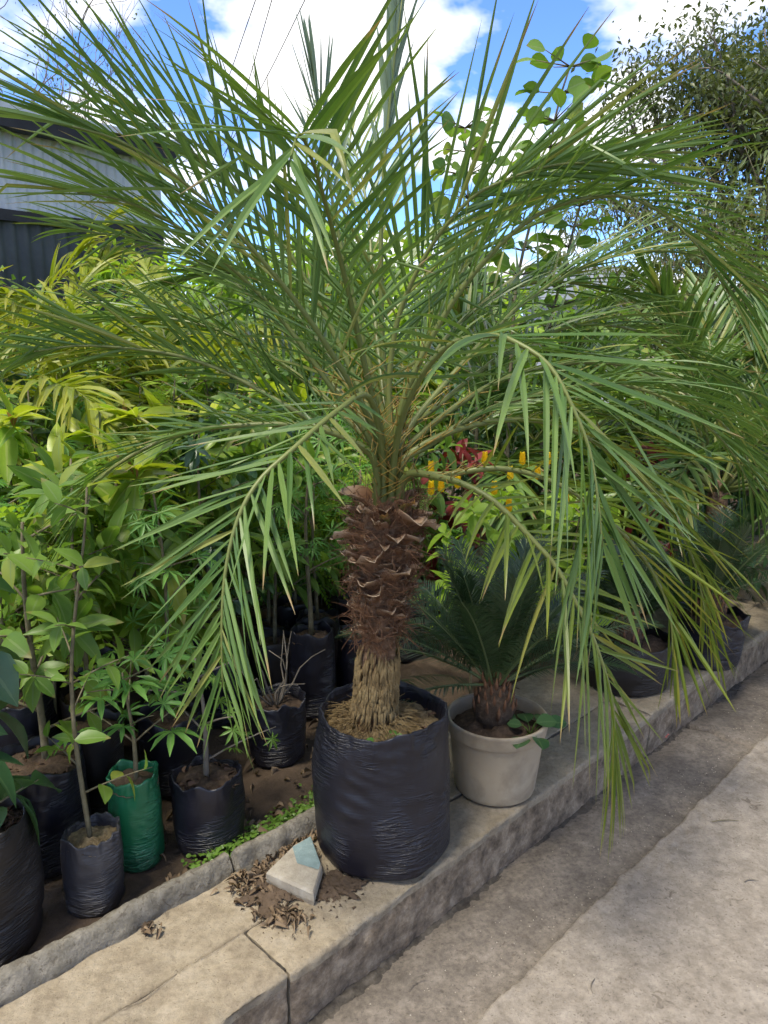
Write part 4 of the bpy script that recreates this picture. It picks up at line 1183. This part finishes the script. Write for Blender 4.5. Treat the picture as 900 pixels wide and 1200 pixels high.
# ------------------------------------------------------------------ flowering and red-leaved shrubs to the right of the trunk
b = np.array((0.38, 3.12, 0.14))
t_, l_ = branchy(b, 0.92, 14, 0.75, 10, 0.10, 0.008, start=0.25, droop=0.3, cluster=3, up=0.9)
root = build_plant('flowering_shrub', b, t_, l_, 'ovate', 'lime', 'bushy shrub with upright yellow flower spikes behind the beige pot', 'shrub', indiv=True)
mb = MB()
for i in range(6):      # overlapping yellow bracts form a spike
    for kk in range(4):
        a = kk * 1.57 + i * 0.78; zc = i * 0.15
        V, Q, A = ovate(0.7, 3, 0.2, -0.2)
        D = nrm((math.cos(a) * 0.45, math.sin(a) * 0.45, 1)); Nn = np.array((-math.cos(a), -math.sin(a), 0.4)); Nn = nrm(Nn - Nn.dot(D) * D); S = np.cross(D, Nn)
        W = np.array((math.cos(a) * 0.06, math.sin(a) * 0.06, zc)) + 0.34 * (1 - i * 0.08) * (V[:, :1] * S + V[:, 1:2] * D + V[:, 2:] * Nn)
        mb.add(W, Q, None, A)
spike = mb.mesh('flower_spike'); spike.materials.append(M['yellow'])
for (a, c_, Y) in ((505, 580, 2.95), (517, 577, 2.97), (536, 572, 3.0), (579, 580, 3.02), (505, 556, 3.1), (568, 545, 3.15), (612, 545, 3.2), (630, 562, 3.15), (663, 590, 3.05), (596, 600, 2.95), (642, 545, 3.3), (598, 562, 3.1)):
    inst('flower_spike', spike, root, Matrix.Translation(Vector(at(a, c_, Y))) @ Matrix.Rotation(rng.normal(0, 0.2), 4, 'X') @ Matrix.Diagonal((0.11, 0.11, 0.06, 1)))
b = np.array((0.85, 3.35, 0.14))
t_, l_ = branchy(b, 0.86, 12, 0.8, 12, 0.08, 0.008, start=0.2, droop=0.3, cluster=3)
build_plant('shrub', b, t_, l_, 'ovate', 'lime', 'light green leafy shrub next to the yellow-flowered one', 'shrub')
for (x, y, H, lab) in ((0.42, 3.75, 1.0, 'dark red-leaved shrub behind the yellow flower spikes'), (1.35, 3.9, 1.0, 'small shrub with dark red leaves behind the drooping palm fronds')):
    b = np.array((x, y, 0.14))
    t_, l_ = branchy(b, H, 12, 0.7, 10, 0.10, 0.009, start=0.25, droop=0.3)
    build_plant('red_shrub', b, t_, l_, 'ovate', 'red', lab, 'shrub')

# ------------------------------------------------------------------ other palms behind
def back_palm(base, H, nfr, Lf, Ll, label, mat, seed, w=0.012, droop=0.35, trunk_rad=0.05, name='background_palm', e0=78, e1=5, nside=34, stems=1):
    base = np.array(base); root = thing(name, tuple(base), label, 'palm tree')
    mb = MB()
    z = np.linspace(-0.02, H, 8); tube(mb, [base + (0, 0, q) for q in z], np.linspace(trunk_rad * 1.2, trunk_rad, 8), 10)
    part('trunk', mb, M['bark'], root)
    for k in range(nfr):
        az = k * 2.399 + seed; f = (k + 0.5) / nfr; el = R(e0 + (e1 - e0) * f + rng.normal(0, 4))
        out = np.array((math.cos(az), math.sin(az), 0)); d = out * math.cos(el) + np.array((0, 0, math.sin(el)))
        L = Lf * rng.uniform(0.85, 1.1); p = base + np.array((0, 0, H - 0.05)) + out * trunk_rad * 0.5
        pts = [p]
        for t in range(9):
            d = nrm(d + np.array((0, 0, -1)) * 0.085 * (0.5 + f) * (0.4 + t / 4)); pts.append(pts[-1] + d * L / 9)
        frond(root, pts, nside, Ll, w, 54, 18, droop, (0, 28), 0.22, mat=mat, spines=False, seg=5, kinkp=0.03, r0=0.010)
back_palm((1.75, 3.95, 0.12), 0.85, 20, 1.35, 0.40, 'second date palm crowding in behind the main palm on the right', 'palm', 0.5)
back_palm((2.75, 4.7, 0.12), 0.9, 18, 1.35, 0.40, 'third date palm at the far right below the bare-branched tree', 'palm', 1.9)
back_palm((0.75, 4.6, 0.12), 0.8, 16, 1.35, 0.40, 'date palm standing behind the red-leaved shrub', 'palm', 3.3)
back_palm((-1.25, 4.75, 0.12), 1.15, 14, 1.5, 0.36, 'yellowish areca palm in front of the dark sheet wall', 'areca', 2.0, 0.016, 0.9, 0.04, e0=58)
back_palm((-2.4, 4.5, 0.12), 1.15, 12, 1.5, 0.36, 'yellow-green areca palm at the left in front of the shed', 'areca', 0.4, 0.016, 0.9, 0.04, e0=58)

back_palm((-1.95, 3.95, 0.12), 1.12, 13, 1.45, 0.36, 'arching yellow-green areca palm between the bright saplings and the shed', 'areca', 1.2, 0.015, 0.9, 0.04, e0=60)
# ------------------------------------------------------------------ background shrubs and trees
def bush(base, H, Rr, n, kind, mat, size, label, group=None, name='background_shrub', cat='shrub', nl=26, zlow=0.25, stem='stem'):
    """many limbs from the ground up, leaves in clumps at their ends"""
    base = np.array(base, float); tubes, leaves = [], []
    for b in range(nl):
        az = b * 2.4 + rng.random(); rr = Rr * math.sqrt(rng.random()); zt = H * (zlow + (1 - zlow) * rng.random() ** 0.7) * (1 - 0.35 * (rr / Rr) ** 2)
        tip = base + np.array((rr * math.cos(az), rr * math.sin(az), zt))
        mid = base + np.array((rr * 0.35 * math.cos(az), rr * 0.35 * math.sin(az), zt * 0.55))
        q, _ = catmull([base, mid, tip], 7); tubes.append((q, np.linspace(0.018, 0.004, 7)))
        m = n // nl; cr_ = Rr * rng.uniform(0.2, 0.38)
        for i in range(m):
            o_ = rng.normal(0, 0.5, 3) * cr_; o_[2] *= 0.75
            d = nrm(o_ / (cr_ + 1e-6) + rng.normal(0, 0.5, 3) + np.array((0, 0, -0.15)))
            leaves.append((tip + o_, d, np.array((0, 0, 1.0)) + rng.normal(0, 0.45, 3), size * rng.uniform(0.6, 1.2)))
    return build_plant(name, base, tubes, leaves, kind, mat, label, cat, group, stem=stem)
B = [
    ((-2.4, 5.4), 1.55, 0.8, 2600, 'small', 'dark', 0.07, 'small-leaved dark bush under the areca palms by the shed'),
    ((-1.3, 5.7), 1.6, 0.8, 2400, 'small', 'green', 0.07, 'small-leaved green bush in front of the dark sheet wall'),
    ((-0.5, 5.3), 2.3, 0.8, 2200, 'ovate', 'green', 0.12, 'leafy bush filling the gap behind the palm crown'),
    ((0.25, 6.0), 2.5, 0.9, 2200, 'mango', 'lime', 0.16, 'pale green long-leaved bush behind the palm spears'),
    ((1.1, 6.2), 2.2, 0.9, 2200, 'ovate', 'green', 0.13, 'oval-leaved bush below the round-leaved trees'),
    ((2.2, 6.3), 2.0, 1.0, 2200, 'mango', 'green', 0.15, 'long-leaved bush beside the grey far house'),
    ((3.3, 6.0), 1.9, 1.0, 2400, 'ovate', 'dark', 0.12, 'dark bush behind the third date palm'),
    ((-0.2, 4.2), 1.3, 0.5, 900, 'lobed_fine', 'lobed', 0.17, 'finely lobed bush close behind the trunk'),
    ((0.3, 4.6), 1.5, 0.55, 1400, 'small', 'dark', 0.07, 'dense dark small-leaved bush behind the yellow spines'),
    ((1.15, 4.1), 1.2, 0.5, 1300, 'ovate', 'green', 0.09, 'round green bush between the red-leaved shrubs'),
    ((2.0, 4.9), 1.3, 0.6, 1300, 'ovate', 'dark', 0.10, 'dark green bush at the end of the pavement'),
    ((-2.2, 7.6), 2.75, 0.7, 1500, 'mango', 'lime', 0.17, 'yellow-green bush at the end of the shed'),
    ((-1.55, 6.5), 2.4, 0.75, 2400, 'ovate', 'green', 0.12, 'green bush closing the gap beside the shed end'),
    ((-3.3, 6.3), 2.5, 0.75, 2400, 'small', 'green', 0.09, 'leafy bush half covering the dark lower wall of the shed'),
    ((-1.0, 8.2), 2.9, 1.1, 2200, 'mango', 'lime', 0.17, 'tall light green bush behind the shed corner'),
    ((0.2, 9.0), 3.2, 1.3, 2400, 'ovate', 'green', 0.15, 'tall green bush in the far hedge'),
    ((3.6, 9.5), 2.6, 1.6, 2600, 'ovate', 'olive', 0.15, 'olive green hedge bush in front of the far house'),
    ((5.25, 10.4), 4.6, 1.35, 9000, 'small', 'olive', 0.09, 'tall dark thicket under the crowns of the right-hand trees'),
    ((6.2, 9.0), 2.6, 1.6, 2600, 'small', 'olive', 0.11, 'olive bush at the foot of the bare-branched tree'),
]
for (xy, H, Rr, n, kind, mat, size, lab) in B:
    bush((xy[0], xy[1], 0.0), H, Rr, n, kind, mat, size, lab)
for (x, y, H) in ((3.15, 8.6, 3.6), (3.9, 8.2, 3.5), (4.7, 8.4, 3.8)):      # feathery bamboo-like trees
    base = np.array((x, y, 0.0)); tubes, leaves = [], []
    for b in range(16):
        az = b * 2.4; d = np.array((math.cos(az) * 0.22, math.sin(az) * 0.22, 1.0)); p = base + np.array((math.cos(az), math.sin(az), 0)) * 0.15
        q = [p]
        for i in range(8): d = nrm(d + np.array((math.cos(az), math.sin(az), -0.2)) * 0.055 * i / 3); q.append(q[-1] + d * H / 8)
        tubes.append((np.array(q), np.linspace(0.016, 0.003, 9)))
        for i in range(3, 9):
            for j in range(26):
                o_ = rng.normal(0, 0.16, 3)
                leaves.append((q[i] + o_, nrm(o_ + np.array((0, 0, -0.12))), rng.normal(0, 0.5, 3) + np.array((0, 0, 1.0)), rng.uniform(0.09, 0.17)))
    build_plant('feathery_bamboo', base, tubes, leaves, 'narrow', 'feather', 'clump of feathery bamboo in front of the tall tree on the right', 'bamboo', 'feathery bamboo clumps')

def limb_tree(base, H, spreadR, depth, leafn, kind, mat, size, label, r0, seed, group=None, stem='twig', name='tree', upw=0.5, first=0.3):
    rs = np.random.default_rng(seed)
    base = np.array(base, float); tubes, leaves = [], []
    def grow(p, d, L, r, lev):
        q = [p]
        for i in range(5):
            d = nrm(d + rs.normal(0, 0.16, 3) + np.array((0, 0, 0.05))); q.append(q[-1] + d * L / 5)
        tubes.append((np.array(q), np.linspace(r, r * 0.6, 6)))
        if lev >= depth - 1:
            for i in range(1, 6):
                for j in range(leafn):
                    o_ = rs.normal(0, 0.15, 3) * (1 + 0.5 * lev / depth)
                    leaves.append((q[i] + o_, nrm(rs.normal(0, 1, 3) + (0, 0, -0.4)), rs.normal(0, 0.5, 3) + (0, 0, 1.0), size * rs.uniform(0.6, 1.2)))
        if lev < depth:
            for c in range(3 if lev < 2 else 2 + (rs.random() < 0.5)):
                az = rs.uniform(0, 6.28); dd = nrm(d * 0.9 + np.array((math.cos(az), math.sin(az), upw * rs.uniform(0, 1))) * spreadR)
                grow(q[rs.integers(2, 6)] if c else q[-1], dd, L * rs.uniform(0.62, 0.82), r * 0.6, lev + 1)
    grow(base, np.array((0, 0, 1.0)), H * first, r0, 0)
    return build_plant(name, base, tubes, leaves, kind, mat, label, 'tree', group, stem=stem, crown='crown')
limb_tree((4.75, 10.6, 0), 6.7, 0.75, 5, 17, 'small', 'olive', 0.085, 'tall open tree with small leaves and pale limbs at right', 0.13, 3)
limb_tree((6.1, 11.6, 0), 7.2, 0.75, 5, 17, 'small', 'olive', 0.09, 'leafier tall tree behind the open one at the right edge', 0.14, 8)
limb_tree((-5.6, 11.5, 0), 8.0, 0.55, 5, 1, 'small', 'olive', 0.06, 'thin nearly bare tree behind the shed roof', 0.07, 5, upw=1.2)
limb_tree((-4.6, 13.0, 0), 9.0, 0.5, 5, 1, 'small', 'olive', 0.06, 'slender sparse tree rising past the end of the shed', 0.06, 12, upw=1.3)

# round-leaved young trees against the sky
for (pts, lab) in (([(600, 400, 4.2), (612, 300, 4.2), (640, 200, 4.2), (652, 130, 4.2), (668, 78, 4.2)], 'young round-leaved tree reaching against the sky right of the palm'),
                   ([(640, 420, 4.5), (660, 320, 4.5), (680, 240, 4.5), (700, 195, 4.5)], 'shorter round-leaved young tree in front of the far house'),
                   ([(560, 420, 4.4), (552, 320, 4.4), (548, 220, 4.4), (545, 150, 4.4)], 'slim round-leaved young tree behind the upright palm leaflets')):
    P = px(*pts); b = np.array((P[0][0], P[0][1], 0.1)); Q_, _ = catmull([b] + P, 24)
    tubes = [(Q_, np.linspace(0.016, 0.005, 24))]; leaves = []
    for i in range(11, 24):
        for j in range(11 if i > 14 else 4):
            a = rng.uniform(0, 6.28); o_ = np.array((math.cos(a), math.sin(a), 0.25)); L = rng.uniform(0.03, 0.17)
            tip = Q_[i] + o_ * L; tubes.append((np.array([Q_[i], tip]), np.array((0.004, 0.002))))
            leaves.append((tip, nrm(o_ + rng.normal(0, 0.3, 3)), rng.normal(0, 0.5, 3) + (0, 0, 0.8), rng.uniform(0.08, 0.12)))
    build_plant('young_tree', b, tubes, leaves, 'round', 'green', lab, 'tree', indiv=True)

# ------------------------------------------------------------------ shed
A0 = np.array((-5.6, 5.1)); A1 = np.array((-2.45, 8.9)); du = (A1 - A0) / np.linalg.norm(A1 - A0); Lw = float(np.linalg.norm(A1 - A0))
nv = np.array((du[1], -du[0]))          # outward, towards the camera
shed = thing('shed', (A0[0], A0[1], 0.0), 'long sheet metal shed with pale upper cladding and black fascia', 'shed')
def corr(mb, u0, u1, z0, z1, off, per, amp):
    n = int((u1 - u0) / per * 6) + 1
    us = np.linspace(u0, u1, n); V = []
    for u in us:
        o_ = off + amp * math.sin(u / per * 2 * math.pi)
        for z in (z0, z1):
            q = A0 + du * u + nv * o_; V.append((q[0], q[1], z))
    mb.add(V, grid_idx(n, 2))
npan = 6
for i in range(npan):
    u0, u1 = Lw * i / npan, Lw * (i + 1) / npan
    mb = MB(); corr(mb, u0 + 0.003, u1 + 0.02, 2.86, 3.62, 0.003 * (i % 2), 0.095, 0.012); part('cladding_sheet', mb, M['sheet'], shed)
    mb = MB(); corr(mb, u0 + 0.003, u1 + 0.02, 0.0, 2.80, 0.003 * (i % 2), 0.13, 0.018); part('wall_sheet', mb, M['darksheet'], shed)
def wbox(mb, u0, u1, o0, o1, z0, z1):
    V = []
    for z in (z0, z1):
        for (u, o_) in ((u0, o0), (u1, o0), (u1, o1), (u0, o1)):
            q = A0 + du * u + nv * o_; V.append((q[0], q[1], z))
    mb.add(V, [(0, 3, 2, 1), (4, 5, 6, 7), (0, 1, 5, 4), (1, 2, 6, 5), (2, 3, 7, 6), (3, 0, 4, 7)])
mb = MB(); wbox(mb, 0, Lw, 0.0, 0.06, 2.78, 2.88); part('beam', mb, M['beam'], shed, smooth=False)
mb = MB(); wbox(mb, -0.1, Lw + 0.1, 0.05, 0.22, 3.56, 3.70); part('fascia', mb, M['beam'], shed, smooth=False)
mb = MB(); wbox(mb, -0.15, Lw + 0.15, -4.0, 0.26, 3.703, 3.76); part('roof', mb, M['sheet'], shed, smooth=False)
mb = MB(); wbox(mb, Lw - 0.03, Lw, -4.0, -0.02, 0, 3.6); part('end_wall', mb, M['sheet'], shed, smooth=False)

# far house
hs = thing('far_house', (5.2, 22.0, 0.0), 'small pale house with grey roof far beyond the hedge', 'house')
mb = MB(); box(mb, (4.2, 20, 0), (6.6, 24, 2.7)); part('wall', mb, M['housewall'], hs, smooth=False)
mb = MB()
V = [(3.9, 19.7, 2.7), (6.9, 19.7, 2.7), (6.9, 24.3, 2.7), (3.9, 24.3, 2.7), (3.9, 22, 3.7), (6.9, 22, 3.7)]
mb.add(V, [(0, 1, 5, 4), (2, 3, 4, 5), (0, 3, 2, 1)], [(1, 2, 5), (3, 0, 4)]); part('roof', mb, M['houseroof'], hs, smooth=False)
for x in (4.5, 5.5):
    mb = MB(); box(mb, (x, 19.97, 1.3), (x + 0.7, 20.02, 2.3)); w_ = part('window', mb, M['glass'], hs, smooth=False)

# overhead wires
for (a, b_) in (((190, 290), (310, -30)), ((225, 300), (330, -40)), ((240, 220), (372, -30))):
    P = np.array([at(a[0], a[1], 16.0), at((a[0] + b_[0]) / 2 + 2, (a[1] + b_[1]) / 2 + 4, 13.0), at(b_[0], b_[1], 10.0)])
    P, _ = catmull(np.vstack([P[0] + (P[0] - P[1]) * 1.5, P, P[2] + (P[2] - P[1]) * 2]), 24)
    mb = MB(); tube(mb, P, 0.006, 5)
    solo('power_line', mb, M['wire'], tuple(P[0]), 'thin overhead wire crossing the sky above the shed', 'power line', 'overhead wires')

# ------------------------------------------------------------------ litter, weeds, grit
def litter(name, pts, kind, mat, smin, smax, label=None):
    leaves = []
    for p in pts:
        a = rng.uniform(0, 6.28)
        leaves.append((np.array(p) + (0, 0, rng.uniform(0.002, 0.012)), (math.cos(a), math.sin(a), rng.normal(0, 0.25)), rng.normal(0, 0.45, 3) + (0, 0, 1), rng.uniform(smin, smax)))
    mb = MB(); scatter(mb, kind, leaves)
    o = solo(name, mb, M[mat], (0, 0, 0), label, 'leaf litter' if mat == 'dry' else 'ground cover', kind='stuff')
pts = []
for (a, b_, n, sx, sy) in ((300, 1030, 120, 22, 10), (335, 1000, 120, 25, 12), (355, 985, 90, 10, 14), (330, 1075, 45, 18, 6), (175, 1087, 16, 7, 4)):
    for i in range(n): pts.append(on(a + rng.normal(0, sx), b_ + rng.normal(0, sy), ZT + 0.003))
pts = [p for p in pts if (p[0] - BAG_C[0]) ** 2 + (p[1] - BAG_C[1]) ** 2 > 0.21 ** 2 and (p[1] - p[0]) * 0.7071 < 1.675]
litter('leaf_litter', pts, 'shred', 'dry', 0.010, 0.030, 'brown crumpled leaf litter around the concrete chunk')
pts = []
for i in range(150):
    s = rng.uniform(0.9, 2.3); t = 1.76 + abs(rng.normal(0, 0.22)); p = st(s, t, 0.175); pts.append(p)
litter('bed_leaf_litter', pts, 'shred', 'dry', 0.02, 0.055, 'dry brown leaves lying on the soil between the bags')
pts = []
for i in range(1100):
    s = rng.uniform(0.98, 1.66); t = 1.742 + abs(rng.normal(0, 0.035)) + 0.01 * rng.random(); pts.append(st(s, t, 0.170 + rng.uniform(0, 0.022)))
litter('ground_cover', pts, 'round', 'weed', 0.008, 0.018, 'tiny bright green weeds along the back of the inner kerb')
# damp soil spilled on the slabs around the chunk; soil-coloured patch by the bag
def dirt_patch(px_, py_, rad, sd, name='spilled_soil', label='dark spilled soil on the slabs'):
    c = on(px_, py_, ZT + 0.0015)
    mb = MB(); disc(mb, c, rad, 14, 90, 0.005, 60, 0.004, lambda th: max(0.25, 0.85 + 0.7 * noise.fractal(Vector((math.cos(th) * 1.5 + sd, math.sin(th) * 1.5, 0)), 0.6, 2.2, 6)))
    for k in range(int(420 * rad / 0.1)):
        a, rr, r = rng.uniform(0, 6.28), rad * abs(rng.normal(0, 0.75)), rng.uniform(0.0012, 0.005)
        p = c + np.array((rr * math.cos(a), rr * math.sin(a), r * 0.5))
        if p[0] < -0.28 and (p[1] - p[0]) * 0.7071 > 1.68: continue
        q = rng.normal(0, 1, (4, 3)); q[0] = (0, 0, 1); q[1:, 2] = -abs(q[1:, 2]) * 0.6
        mb.add(p + r * q, None, [(0, 1, 2), (0, 2, 3), (0, 3, 1), (1, 3, 2)])
    solo(name, mb, M['soil'], tuple(c), label, 'soil', kind='stuff')
dirt_patch(318, 1038, 0.10, 1.0, label='dark spilled soil around the concrete chunk')
dirt_patch(332, 1072, 0.05, 2.0, label='dark spilled soil in front of the concrete chunk')
dirt_patch(172, 1085, 0.022, 3.0, label='small dark soil clump on the back slab')
dirt_patch(392, 1040, 0.075, 4.0, label='dark soil-coloured patch at the foot of the large black bag')  # flat dark patch with crumbs, in the bed soil colour
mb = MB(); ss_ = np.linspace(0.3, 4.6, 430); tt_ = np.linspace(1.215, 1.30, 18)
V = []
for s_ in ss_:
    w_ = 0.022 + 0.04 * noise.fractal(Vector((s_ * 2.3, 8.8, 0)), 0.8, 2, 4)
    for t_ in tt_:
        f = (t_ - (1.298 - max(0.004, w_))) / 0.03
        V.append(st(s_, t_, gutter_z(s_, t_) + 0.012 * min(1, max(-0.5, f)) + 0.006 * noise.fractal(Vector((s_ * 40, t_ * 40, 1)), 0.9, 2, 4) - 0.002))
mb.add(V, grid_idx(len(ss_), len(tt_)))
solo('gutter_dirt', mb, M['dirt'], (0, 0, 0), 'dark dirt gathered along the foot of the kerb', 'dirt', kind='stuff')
def joint_strip(name, path, half, mat, label):
    V = []
    for i, p in enumerate(path):
        d = nrm(path[min(i + 1, len(path) - 1)] - path[max(i - 1, 0)]); n_ = np.array((-d[1], d[0], 0))
        w_ = half * max(0.05, 0.55 + 1.7 * noise.fractal(Vector(p) * 9, 0.8, 2, 4))
        for k in (-1, -0.4, 0.3, 1):
            q = p + n_ * w_ * k * (1 + 0.3 * noise.noise(Vector(p) * 40 + Vector((k, 0, 0)))); q = q + np.array((0, 0, -0.006 if abs(k) == 1 else 0.0015 * noise.noise(Vector(q) * 90))); V.append(q)
    mb = MB(); mb.add(V, grid_idx(len(path), 4)[:, ::-1])
    solo(name, mb, M[mat], (0, 0, 0), label, 'dirt', kind='stuff')
joint_strip('joint_dirt', [st(s_, joint_edge(s_) + 0.003, gutter_z(s_, joint_edge(s_)) - 0.0015) for s_ in np.linspace(0.5, 4.6, 300)], 0.0055, 'dirt', 'dark dirt line in the joint between road and gutter')
joint_strip('slab_joint_dirt', [st(s_, 1.4815 + 0.002 * noise.noise(Vector((s_ * 20, 0, 0))), ZT - 0.004) for s_ in np.linspace(0.0, 2.8, 220)], 0.0045, 'dirt', 'dark dirt in the long joint between the two rows of slabs')
joint_strip('slab_seam_dirt', [st(0.962 + 0.002 * noise.noise(Vector((t_ * 30, 0, 0))), t_, ZT - 0.004) for t_ in np.linspace(1.31, 1.478, 40)], 0.0065, 'dirt', 'dark dirt in the cross seam of the front kerb slabs')
# grit on road and gutter
mb = MB()
for i in range(900):
    s = rng.uniform(0.6, 4.5); t = rng.uniform(-0.6, 1.27) if rng.random() < 0.6 else 1.0 + abs(rng.normal(0, 0.09))
    z = road_z(s, t) if t < joint_edge(s) else gutter_z(s, t)
    r = rng.uniform(0.001, 0.0042); p = st(s, t, z + r * 0.3)
    a = rng.uniform(0, 6.28)
    V = [p + r * np.array((math.cos(a + k * 2.09), math.sin(a + k * 2.09), -0.5)) for k in range(3)] + [p + (0, 0, r * 0.6)]
    mb.add(V, None, [(0, 1, 3), (1, 2, 3), (2, 0, 3)])
solo('grit', mb, M['chunk'], (0, 0, 0), 'loose grit scattered over the road and gutter', 'grit', kind='stuff', smooth=False)
# twigs and a few leaves on the road
for i, (a, b_, L, lab) in enumerate(((850, 962, 0.10, 'long dark dry twig lying on the road'), (858, 833, 0.10, 'pale straw lying by the gutter joint'), (695, 1155, 0.05, 'short dry twig on the road slab'), (880, 1032, 0.05, 'short stalk on the road near the right edge'), (487, 1148, 0.06, 'thin stalk lying in the gutter'))):
    p = on(a, b_, 0.016); an = (0.1, -0.3, 1.3, 0.2, 0.7)[i]
    d = np.array((math.cos(an), math.sin(an), 0)); nn_ = np.array((-d[1], d[0], 0))
    mb = MB(); tube(mb, [p - d * L / 2, p - d * L / 6 + nn_ * 0.006, p + d * L / 6 + nn_ * 0.004, p + d * L / 2 - nn_ * 0.004], [0.0012, 0.0018, 0.0016, 0.0008], 5)
    solo('dry_twig', mb, M['twig' if i != 0 else 'stem'], tuple(p), lab, 'twig')
p = on(775, 864, -0.01)
mb = MB(); leaves = [(p + (0, 0, 0.004), (math.cos(a), math.sin(a), 0.5), (0, 0, 1), 0.035) for a in np.linspace(0, 6.28, 6)[:-1]]
scatter(mb, 'round', leaves)
solo('fallen_flower', mb, M['pink'], tuple(p), 'faded pink fallen flower in the gutter under the frond', 'flower')
